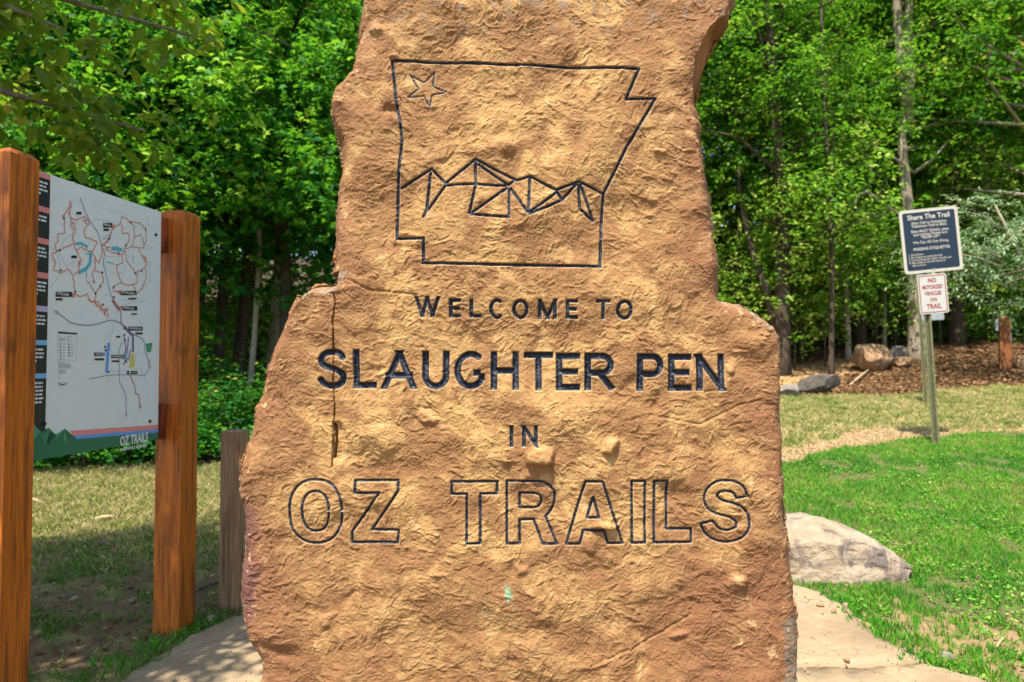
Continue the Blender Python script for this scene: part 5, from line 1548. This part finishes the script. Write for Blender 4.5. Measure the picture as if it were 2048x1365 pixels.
# ---- right wood
R1x = 1836
d1 = 17.2
x1 = (R1x - 1024) / FOC * d1; z1 = hz(x1, d1)
fk = lambda u, v, dd=0.0: tuple(at(u, v, d1 + dd) - Vector((x1, d1, z1)))
tree('tall straight grey trunked tree behind the navy sign, forking high up', R1x, d1, fk(1814, 235)[2], .235, m_bg, [(CR[1], (1.6, 2.2, 5.2), 1.0, .5), (CR[0], (.2, 3.0, 8.0), 1.0, 2.5)],
     lean=(-.046, 0), flare=1.25, forks=[([fk(1816, 250), fk(1806, 170), fk(1797, 60), fk(1785, -120), fk(1775, -300)], [.15, .125, .11, .09, .05]), ([fk(1815, 240), fk(1820, 150), fk(1817, 40), fk(1822, -140), fk(1830, -300)], [.13, .115, .10, .08, .04])],
     extra=[('dead_branch', [[(1826, 345, 0), (1770, 302, -.3), (1712, 279, -.5)], [(1748, 292, -.4), (1738, 262, -.5), (1728, 238, -.5)], [(1828, 346, 0), (1866, 318, -.2), (1897, 282, -.4)], [(1826, 440, 0), (1790, 425, -.5), (1752, 396, -.8), (1732, 383, -.9), (1716, 392, -.9), (1709, 412, -.9), (1722, 426, -.9), (1750, 428, -1.0)], [(1740, 330, -.4), (1744, 355, -.5), (1730, 390, -.6)]], 0.045, m_bl)])
tree('dark trunked tree behind the right edge of the navy sign', 1913, 18.8, 12, .20, m_bd, [(CR[0], (.6, .3, 4.4), 1.0, 1.2), (SAPL[1], (.3, -.5, 2.2), .8, 3.0)], lean=(-.012, 0))
tree('grey brown trunked tree right of the navy sign, tallest near the right edge', 1978, 21.0, 13, .17, m_bl, [(CR[0], (.6, -.6, 4.0), 1.1, 4.4), (CR[2], (-.4, .6, 7.5), 1.0, .8)], lean=(-.02, 0))
tree('stout dark tree close to the right shoulder of the carved stone', 1562, 16.4, 11, .185, m_bd, [(CR[1], (.3, .9, 3.9), 1.05, .1), (CR[0], (-.4, 1.6, 6.2), 1.0, 2.9), (SAPL[0], (.5, -.3, 2.3), .8, 1.0)], lean=(-.012, 0),
     forks=[([(-.05, .1, .9), (-.22, .3, 2.0), (-.50, .6, 3.2), (-.62, 1.0, 4.6), (-.5, 1.3, 6.5)], [.10, .085, .07, .05, .02])])
tree('dark leaning tree between the stout dark tree and the big brown rock', 1722, 18.6, 10.5, .15, m_bd, [(CR[2], (-.6, 0, 4.2), 1.05, 3.3), (CR[1], (-.8, .6, 6.2), 1.0, 1.0), (SAPL[1], (-.2, -.6, 1.6), .8, 2.0)], lean=(-.05, 0))
tree('slim pale stemmed tree just left of the dark leaning tree', 1697, 17.6, 9.5, .07, m_bl, [(CR[2], (-.7, .3, 4.6), .9, 5.3), (SAPL[0], (-.4, -.4, 1.9), .7, 4.0)], lean=(-.055, 0))
tree('very thin pale sapling left of the grey trunked tree', 1768, 18.8, 8.5, .055, m_bl, [(CR[1], (-.2, .4, 4.0), .7, .7), (SAPL[0], (0, -.3, 1.5), .7, 5.0)], lean=(-.01, 0))
tree('thin crooked dark sapling right of the stout dark tree', 1604, 17.6, 8.5, .05, m_bd, [(CR[2], (-.4, .5, 3.8), .75, 1.9), (SAPL[1], (-.1, -.3, 1.2), .7, 1.4)], lean=(-.06, 0))
tree('sunlit yellow green tree above the sandy trail, brightest crown right of the carved stone', 1660, 15.6, 9, .06, m_bd, [(SHR[1], (0, 0, 3.0), 1.25, 1.0), (CR[2], (.2, .9, 4.8), .6, 1.0)])
tree('tall tree over the right edge with sunlit layered leaves', 2080, 16.6, 12, .17, m_bg, [(CR[0], (-.6, 1.0, 3.8), 1.0, 2.0), (CR[1], (-1.2, 1.6, 6.4), 1.0, 5.0)])
t_ = thing('tree', 'pale grey green feathery tree spreading right of the navy sign', 'tree', ((1985 - 1024) / FOC * 14.6, 14.6, hz(9.8, 14.6)))
mb = MB(); mb.tube([(1.35, .6, -.3), (1.3, .5, 1.4), (.8, .2, 2.6), (.1, 0, 3.7)], [.055, .05, .04, .02], 8)
for lb in _pl[::2]:
    mb.tube([Vector(p) * .62 + Vector((0.2, 0, 2.0)) for p in lb], [.03, .018, .008], 6)
mb.build('trunk', m_bl, t_, smooth=True)
o = obj('crown', PALE, None, t_, loc=(0.2, 0, 1.75)); o.scale = (.80, .80, .72)
t_['label'] = 'pale grey green feathery leaved tree spreading right of the navy sign'
# ---- filling trees, alike, deeper in
deep = [(60, 16), (250, 17), (380, 18.5), (540, 18), (680, 17), (140, 21), (330, 22.5), (500, 22), (640, 23), (800, 19), (1000, 19), (1200, 19.5), (1380, 19.5), (900, 24), (1130, 25), (1320, 24), (-150, 15), (-320, 19), (-60, 20),
        (1470, 21.5), (1560, 24), (1640, 22.5), (1760, 23), (1850, 24), (1930, 25), (2030, 23.5), (2140, 21), (2300, 20), (1500, 28), (1700, 28), (1880, 29), (2060, 29), (2230, 26)]
for i, (px, d_) in enumerate(deep):
    L_ = px < 1100
    two = L_ or d_ > 24 or i % 2
    S_ = CL if L_ else CR
    a, b = S_[i % 3], S_[(i + 1) % 3]
    lo_ = 3.2 if d_ < 26 else 2.0
    tree('leafy tree deep in the wood behind the clearing, its crown lost among its neighbours', px, d_, 11 + (i % 3), .10 + .03 * (i % 4), m_bd if i % 3 else m_bl,
         [(a, (rngt.uniform(-.5, .5), rngt.uniform(-.5, .5), lo_ + rngt.uniform(-.4, .8)), 1.15, rngt.uniform(0, 6)), (b, (rngt.uniform(-.5, .5), 0, lo_ + 4.6), 1.25, rngt.uniform(0, 6))][:2 if two else 1],
         lean=(rngt.uniform(-.03, .03), 0), group='trees deep in the wood behind the clearing')
sap = [(1570, 18.2, .0, .62), (1615, 19.2, .1, .66), (1700, 18.9, .2, .62), (1770, 20.6, .1, .66), (1830, 21.2, .2, .66), (1905, 21.4, .3, .66), (1660, 20.4, .9, .66), (1800, 22, 1.0, .7), (1588, 16.9, .1, .55), (1648, 17.2, .3, .5), (1752, 17.6, .3, .5), (1790, 18.4, .6, .55), (1880, 18.6, .5, .5), (1480, 17.6, .0, .62), (1545, 18.4, .3, .60), (1625, 18.8, .2, .62), (1680, 19.6, .4, .6), (1745, 19.4, .5, .55), (1795, 19.8, .2, .6), (1880, 20.6, .3, .6), (1945, 20.4, .5, .55), (2010, 19.6, .6, .6), (2075, 18.6, .3, .65), (1590, 21, 1.2, .7), (1720, 21.6, 1.4, .7), (1860, 22, 1.2, .7), (1980, 22.5, 1.4, .7)]
for i, (px, d_, zc2, s_) in enumerate(sap):
    tree('young leafy sapling in the understorey between the trunks behind the bank', px, d_, 3.6 + zc2, .026, m_bd, [(SAPL[i % 2], (0, 0, zc2 + .3), s_ / .6, i * 1.1)], group='saplings between the trunks behind the bank')
# ---- shrubs
def shrub(label, px, depth, k, sc_, group=None, name='shrub', rz=0.0, zs=1.0):
    x = (px - 1024) / FOC * depth
    t = thing(name, label, 'shrub', (x, depth, hz(x, depth)), group=group)
    o = obj('foliage', SHR[k][0], None, t); o.scale = (sc_, sc_, sc_ * zs); o.rotation_euler = (0, 0, rz)
    mb = MB()
    for lb in SHR[k][1][::3]:
        mb.tube([Matrix.Rotation(rz, 4, 'Z') @ (Vector(p) * sc_) for p in ([(0, 0, -.1)] + lb[1:])], [.02, .012, .006], 5)
    mb.build('stem', m_bd, t, smooth=True)
    return t
sh = [(90, 9.2, 0, .62), (180, 9.0, 2, .60), (262, 9.3, 0, .66), (330, 9.8, 2, .62), (410, 10.2, 0, .66), (455, 10.6, 2, .6), (30, 8.8, 2, .6), (-60, 8.8, 0, .7), (520, 10.8, 0, .75), (600, 11.0, 2, .8), (140, 10.2, 0, 1.0), (240, 10.6, 2, 1.1), (360, 11.4, 0, 1.05), (700, 11.4, 0, .9), (800, 11.6, 2, .9), (930, 12, 0, 1.0)]
for i, (px, d_, k, s_) in enumerate(sh):
    shrub('low leafy bush along the foot of the wood left of the carved stone', px, d_, k, s_, 'bushes along the foot of the left wood', rz=i * 1.3, zs=.75)
sh = [(1590, 20.5, 1, 1.1), (1630, 21.5, 1, 1.3), (1668, 20.5, 1, 1.0), (1740, 21, 1, 1.1), (1790, 21, 1, 1.2), (1860, 20.0, 1, .9), (1890, 20.2, 1, .9), (1950, 19.2, 1, .95), (1990, 19, 1, .8), (2040, 19, 1, 1.0), (2100, 18.5, 1, 1.1), (1530, 21, 1, 1.3), (1460, 20, 1, 1.1), (1300, 19, 1, 1.2),
      (1560, 24, 1, 1.7), (1650, 24.5, 1, 1.8), (1720, 25, 1, 1.7), (1810, 25, 1, 1.8), (1900, 24, 1, 1.6), (1980, 24, 1, 1.6)]
for i, (px, d_, k, s_) in enumerate(sh):
    shrub('bright green bush in the understorey behind the mulch bank', px, d_, k, s_, 'bushes behind the mulch bank', rz=i * 1.7)
sh = [(420, 17.5, 1, 1.1), (450, 18.5, 1, 1.3), (500, 18, 1, 1.2), (560, 19, 1, 1.3), (390, 20, 1, 1.4)]
for i, (px, d_, k, s_) in enumerate(sh):
    shrub('sunlit yellow green bush seen between the dark trunks of the left wood', px, d_, k, s_, 'sunlit bushes inside the left wood', rz=i * 1.7)
# ---- far wood, one mass
rng = np.random.RandomState(9)
nb_ = 5200
an = rng.uniform(-1.15, 1.15, nb_); rr_ = rng.uniform(31, 46, nb_)
bx, by = rr_ * np.sin(an), rr_ * np.cos(an)
bz = hgt(bx, by) + rng.uniform(0.2, 1.0, nb_) ** 0.9 * 21 - 0.3
BL = np.stack([bx, by, bz, rng.uniform(.8, 1.5, nb_), rng.normal(size=nb_) * .14], 1)
nb2 = 2600
an = rng.uniform(-1.15, 1.15, nb2); rr_ = rng.uniform(27, 33, nb2); bx, by = rr_ * np.sin(an), rr_ * np.cos(an)
BL = np.concatenate([BL, np.stack([bx, by, hgt(bx, by) + rng.uniform(0, 1, nb2) * 6.5, rng.uniform(.7, 1.3, nb2), rng.normal(size=nb2) * .14 + .15], 1)])
P, A, N, L, W, T = sprays(rng, BL, 1.9, 8, 0.30, 0.72, tw_len=1.0, yellow=0.01, tint0=.40)
wood_ = leaves('woodland', P, A, N, L, W, T, T_SIMPLE, m_leafR)
wood_['kind'] = 'stuff'; wood_['label'] = 'far wood of leafy trees closing the view'

# ---- the tree standing out of frame at left whose lower twigs hang into the picture
rng = np.random.RandomState(31)
tx_, ty_ = -4.6, 1.6
nt_ = thing('tree', 'overhanging tree at upper left with large olive green leaves close to the camera', 'tree', (tx_, ty_, hz(tx_, ty_)))
blobs = []
mb = MB()
mb.tube([(0, 0, -.3), (.05, 0, .5), (.0, .05, 2.0), (.15, .1, 4.0), (.2, .1, 6.5)], [.24, .18, .16, .12, .05], 12, wob=.1, rng=rng)
def limb(p0, p1, r_, bs, tn, sag=0.25, n_=6):
    p0, p1 = Vector(p0), Vector(p1)
    P_ = [p0.lerp(p1, t) + Vector((0, 0, sag * math.sin(math.pi * t))) for t in (0, .35, .7, 1)]
    mb.tube(P_, [r_, r_ * .7, r_ * .4, .008], 7)
    for i in range(n_):
        f = .30 + .70 * (i + .5) / n_
        c = p0.lerp(p1, f) + Vector((0, 0, sag * math.sin(math.pi * f)))
        blobs.append((c.x + rng.normal() * .15, c.y + rng.normal() * .15, c.z - .05, bs * rng.uniform(.8, 1.2), tn + rng.normal() * .08))
def rel(px, py, d_):
    return at(px, py, d_) - Vector((tx_, ty_, hz(tx_, ty_)))
limb((0, 0, 2.3), rel(290, 262, 3.9), .05, .34, -.1, n_=7)
limb((0, 0, 2.6), rel(395, 75, 4.1), .05, .30, .05, n_=7)
limb((.1, 0, 2.9), rel(130, 60, 3.3), .05, .36, -.05, n_=7)
limb((.1, 0, 3.0), rel(60, 190, 4.6), .05, .36, -.15, n_=6)
limb((.1, 0, 3.0), rel(360, -20, 3.6), .05, .34, 0, n_=6)
for k, (a, l_, z_, dz_) in enumerate([(.15, 2.7, 3.6, 1.0), (.45, 2.6, 3.7, 1.0), (1.05, 1.6, 3.6, .9), (-.35, 2.6, 4.0, .9), (.0, 2.6, 4.8, 1.0), (.6, 2.2, 4.8, 1.2), (1.5, 1.5, 4.2, .9), (.35, 2.4, 5.6, .9), (-.9, 2.6, 4.4, .8), (1.2, 1.5, 5.6, .8), (2.3, 2.3, 4.4, .8), (3.3, 2.2, 4.6, .9), (-1.7, 2.2, 4.6, .8), (.55, 2.0, 6.3, .7), (4.0, 2.0, 5.2, .7)]):
    limb((.1, .05, z_), (math.cos(a) * l_, math.sin(a) * l_, z_ + dz_), .055, .55, rng.normal() * .1, n_=6)
mb.build('trunk', m_bg, nt_, smooth=True)
P, A, N, L, W, T = sprays(rng, blobs, 88, 8, 0.10, 0.52, tw_len=.34, flat=.5, tint0=.42, droop=.30, upn=.9, yellow=.01)
# keep the crown clear of the sunlight that falls on the carved stone
sx, sy, sz = SUN.x / SUN.z, SUN.y / SUN.z, 1.0
wp = P + np.array([tx_, ty_, hz(tx_, ty_)])
tt_ = (wp[:, 1] - D_STONE) / sy
hx = wp[:, 0] - sx * tt_; hz_ = wp[:, 2] - tt_
ok = ~((hx > -1.02 + 0.1 * rng.rand(len(hx))) & (tt_ > 0))
P, A, N, L, W, T = (q[ok] for q in (P, A, N, L, W, T))
leaves('crown', P, A, N, L, W, T, T_OVAL, m_leafN, nt_)

# ================================================================== ground cover
def blades(name, x, y, hmin, hmax, w_, m, rng, tint, kindlabel, z0=0.0, lean=0.5):
    n_ = len(x)
    z = hgt(x, y) + z0
    an = rng.uniform(0, 2 * math.pi, n_)
    h_ = rng.uniform(hmin, hmax, n_)
    ld = rng.uniform(0, 2 * math.pi, n_); la = rng.uniform(0.1, lean, n_) * h_
    bx_, by_ = np.cos(an) * w_ * .5, np.sin(an) * w_ * .5
    V = np.stack([np.stack([x - bx_, y - by_, z - .01], 1), np.stack([x + bx_, y + by_, z - .01], 1),
                  np.stack([x + np.cos(ld) * la * .4 + bx_ * .7, y + np.sin(ld) * la * .4 + by_ * .7, z + h_ * .6], 1), np.stack([x + np.cos(ld) * la, y + np.sin(ld) * la, z + h_], 1)], 1).reshape(-1, 3)
    b_ = (np.arange(n_) * 4)[:, None]
    Ft = np.concatenate([b_ + np.array([[0, 1, 2]]), b_ + np.array([[0, 2, 3]])])
    me = mesh_np(name, V, None, Ft)
    set_attr(me, 'tint', np.repeat(np.clip(tint, 0, 1), 4), 'FLOAT')
    o = obj(name, me, m)
    o['kind'] = 'stuff'; o['label'] = kindlabel
    return o
m_grass = leaf_mat('lawn_grass', [(0, (0.024, 0.135, 0.010)), (.5, (0.065, 0.25, 0.013)), (.8, (0.15, 0.33, 0.02)), (1, (0.32, 0.29, 0.08))], .30, (.10, .34, .015), .5, .3)
m_dry = leaf_mat('dry_grass', [(0, (0.055, 0.15, 0.014)), (.4, (0.17, 0.21, 0.04)), (.7, (0.36, 0.30, 0.12)), (1, (0.46, 0.37, 0.17))], .25, (.3, .3, .06), .6, .25)
rng = np.random.RandomState(12)
def cand(n_, x0, x1, y0, y1):
    return rng.uniform(x0, x1, n_), y0 + (y1 - y0) * rng.uniform(0, 1, n_) ** 1.25
FLAGS = []
for o in list(COL.objects):
    if o.name.startswith('flagstone'):
        e_ = [v.co for v in o.data.vertices]
        FLAGS.append(o)
flag_px = [[(1430, 1186), (1590, 1176), (1640, 1190), (1700, 1225), (1757, 1280), (1845, 1326), (1965, 1366), (2200, 1470), (2300, 1750), (1300, 1750)], [(262, 1365), (330, 1320), (400, 1276), (468, 1245), (560, 1240), (700, 1250), (760, 1750), (-150, 1750), (120, 1475)]]
def on_flag(x, y):
    u, v = to_px(x, y, hgt(x, y))
    return inside(flag_px[0], u, v) | inside(flag_px[1], u, v) | ((np.abs(x) < .95) & (y > D_STONE - .05) & (y < D_STONE + .5))
x, y = cand(480000, .6, 9.5, 2.2, 8.6)
lw = zone(x, y)[0]
nz = fbm(x * 4, y * 4, 3, 81); nc = fbm(x * 14, y * 14, 2, 82); na_ = fbm(x * 1.1, y * 1.1, 3, 85)
k = lw & ~on_flag(x, y) & ((y > 3.9 + .5 * nz) | (nc + nz * .6 > .0)) & (nz + .6 * na_ > -.40 + .25 * rng.rand(len(x)))
x, y, nz, na_ = x[k], y[k], nz[k], na_[k]
blades('lawn_grass', x, y, .012, .040, .0055, m_grass, rng, .55 + .55 * na_ - .45 * nz + rng.normal(size=len(x)) * .20 + .5 * (rng.rand(len(x)) < .05), 'short bright green lawn grass', lean=.9)
x, y = cand(240000, .8, 16, 7.0, 14.6)
z_ = zone(x, y)
nz = fbm(x * 4, y * 4, 3, 81); na_ = fbm(x * .9, y * .9, 4, 80)
k = (z_[4] | (z_[1] & (rng.rand(len(x)) < .06))) & (nz > -.25)
x, y, nz, na_ = x[k], y[k], nz[k], na_[k]
blades('dry_grass', x, y, .02, .06, .009, m_dry, rng, .62 - .9 * (nz + .5 * na_) + rng.normal(size=len(x)) * .14, 'sparse dry mown grass beyond the dirt path', lean=1.2)
x, y = cand(260000, -8.5, -.3, 2.2, 9.4)
nz = fbm(x * 4, y * 4, 3, 81); na_ = fbm(x * .9, y * .9, 4, 80); nc = fbm(x * 2.2, y * 2.2, 3, 86)
far_ = sst(4.4, 5.8, y + 1.2 * na_)
k = ~on_flag(x, y) & (rng.rand(len(x)) < np.clip(far_ * .85 + (nc + .5 * nz > .10) * .6 + .05, 0, 1)) & (y < 9.2 + .5 * nz)
x, y, nz, na_, far_ = x[k], y[k], nz[k], na_[k], far_[k]
blades('thin_grass', x, y, .015, .05, .006, m_dry, rng, np.where(rng.rand(len(x)) < far_ * .8, .66, .10) - .5 * nz + rng.normal(size=len(x)) * .16, 'thin trodden grass and straw under the map board', lean=1.3)
x2, y2 = cand(42000, .6, 8, 2.4, 8.0)
k = zone(x2, y2)[0] & ~on_flag(x2, y2) & (fbm(x2 * 1.6, y2 * 1.6, 3, 91) > .02); x2, y2 = x2[k], y2[k]
P = np.stack([x2, y2, hgt(x2, y2) + rng.uniform(.012, .035, len(x2))], 1); an = rng.uniform(0, 6.28, len(x2))
A = np.stack([np.cos(an), np.sin(an), rng.normal(size=len(x2)) * .25], 1); N = np.stack([rng.normal(size=len(x2)) * .35, rng.normal(size=len(x2)) * .35, np.ones(len(x2))], 1)
L = rng.uniform(.012, .026, len(x2))
o = leaves('clover', P, A, N, L, L * .9, np.clip(.62 + rng.normal(size=len(x2)) * .22, 0, 1), T_FOLD, m_grass)
o['kind'] = 'stuff'; o['label'] = 'small clover leaves scattered through the lawn'
# tufts along the flagstone edge on the left and the worn lawn on the right
m_weed = m_grass
bx = []; by = []
for (u, v) in [(300, 1318), (330, 1300), (360, 1284), (385, 1268), (410, 1258), (430, 1250), (345, 1272), (372, 1258), (260, 1335), (220, 1330), (290, 1300), (400, 1244), (1680, 1206), (1720, 1236), (1760, 1270), (1800, 1295), (1840, 1318), (1880, 1330), (1930, 1350), (1660, 1195), (1775, 1262), (1700, 1210)]:
    g = ground_at(u, v)
    n_ = int(rng.uniform(50, 150) if u > 600 else rng.uniform(20, 75))
    bx.append(g.x + rng.normal(size=n_) * .06); by.append(g.y + rng.normal(size=n_) * .06)
bx, by = np.concatenate(bx), np.concatenate(by)
blades('weed_tufts', bx, by, .015, .05, .007, m_grass, rng, .45 + rng.normal(size=len(bx)) * .18, 'weedy tufts along the edges of the flagstones', lean=1.0)
# fallen leaves and chips
def litter_(name, x, y, Lr, m, tint, label, up=.012, tilt=.5):
    n_ = len(x)
    P = np.stack([x, y, hgt(x, y) + rng.uniform(.002, up, n_)], 1)
    an = rng.uniform(0, 6.28, n_)
    A = np.stack([np.cos(an), np.sin(an), rng.normal(size=n_) * .15], 1)
    N = np.stack([rng.normal(size=n_) * tilt, rng.normal(size=n_) * tilt, np.ones(n_)], 1)
    L = rng.uniform(*Lr, n_)
    o = leaves(name, P, A, N, L, L * rng.uniform(.35, .7, n_), tint, T_FOLD, m)
    o['kind'] = 'stuff'; o['label'] = label
m_lit = leaf_mat('fallen_leaf', [(0, (0.070, 0.038, 0.018)), (.4, (0.19, 0.100, 0.042)), (.75, (0.34, 0.20, 0.085)), (1, (0.46, 0.33, 0.18))], .15, (.25, .14, .04), .7, .2)
x, y = cand(9000, -9, -.4, 2.2, 12)
k = ~on_flag(x, y); x, y = x[k], y[k]
litter_('fallen_leaves', x, y, (.02, .055), m_lit, rng.uniform(0, 1, len(x)) ** 1.5, 'brown fallen leaves and bits of bark under the map board')
x, y = cand(60000, 3, 18, 11.5, 21)
zz_ = zone(x, y); k = zz_[2] & (~zz_[3] | (rng.rand(len(x)) < .12)); x, y = x[k], y[k]
litter_('mulch_chips', x, y, (.03, .11), m_lit, np.clip(.25 + .5 * fbm(x * 2, y * 2, 3, 87) + rng.normal(size=len(x)) * .2, 0, 1), 'red brown mulch and leaf litter covering the bank', .03, .7)
x, y = cand(16000, .8, 12, 6.6, 11)
zz_ = zone(x, y); k = zz_[1]; x, y = x[k], y[k]
litter_('path_gravel', x, y, (.015, .05), m_lit, rng.uniform(.7, 1, len(x)), 'pale gravel and chips on the dirt path', .012, .4)
x, y = cand(5200, -1.9, 2.6, 2.2, 4.3)
k = on_flag(x, y) & (fbm(x * 3, y * 3, 2, 92) > -.05); x, y = x[k], y[k]
o_ = len(x)
P = np.stack([x, y, hgt(x, y) + np.where(x < 0, .036, .029)], 1); an = rng.uniform(0, 6.28, o_)
A = np.stack([np.cos(an), np.sin(an), np.zeros(o_)], 1); N = np.stack([rng.normal(size=o_) * .2, rng.normal(size=o_) * .2, np.ones(o_)], 1)
L = rng.uniform(.004, .020, o_) * rng.uniform(.4, 1, o_)
o = leaves('grit', P, A, N, L, L * .6, rng.uniform(0, 1, o_), T_FOLD, m_lit)
o['kind'] = 'stuff'; o['label'] = 'grit and leaf crumbs strewn on the flagstones'
# leafy ground cover at the foot of the left wood
x, y = rng.uniform(-9, 0.5, 26000), rng.uniform(8.7, 12.5, 26000)
nz = fbm(x * 2.2, y * 2.2, 3, 88)
k = (y > 9.0 + .7 * nz) & (nz > -.12); x, y, nz = x[k], y[k], nz[k]
P = np.stack([x, y, hgt(x, y) + rng.uniform(.03, .34, len(x)) * (1 + nz)], 1)
an = rng.uniform(0, 6.28, len(x))
A = np.stack([np.cos(an), np.sin(an), rng.normal(size=len(x)) * .3], 1); N = np.stack([rng.normal(size=len(x)) * .5, rng.normal(size=len(x)) * .5 - .3, np.ones(len(x))], 1)
L = rng.uniform(.06, .14, len(x))
o = leaves('ground_cover', P, A, N, L, L * .75, np.clip(.30 + .5 * nz + rng.normal(size=len(x)) * .18, 0, .93), T_FOLD, m_leafL)
o['kind'] = 'stuff'; o['label'] = 'low leafy ground cover at the foot of the left wood'
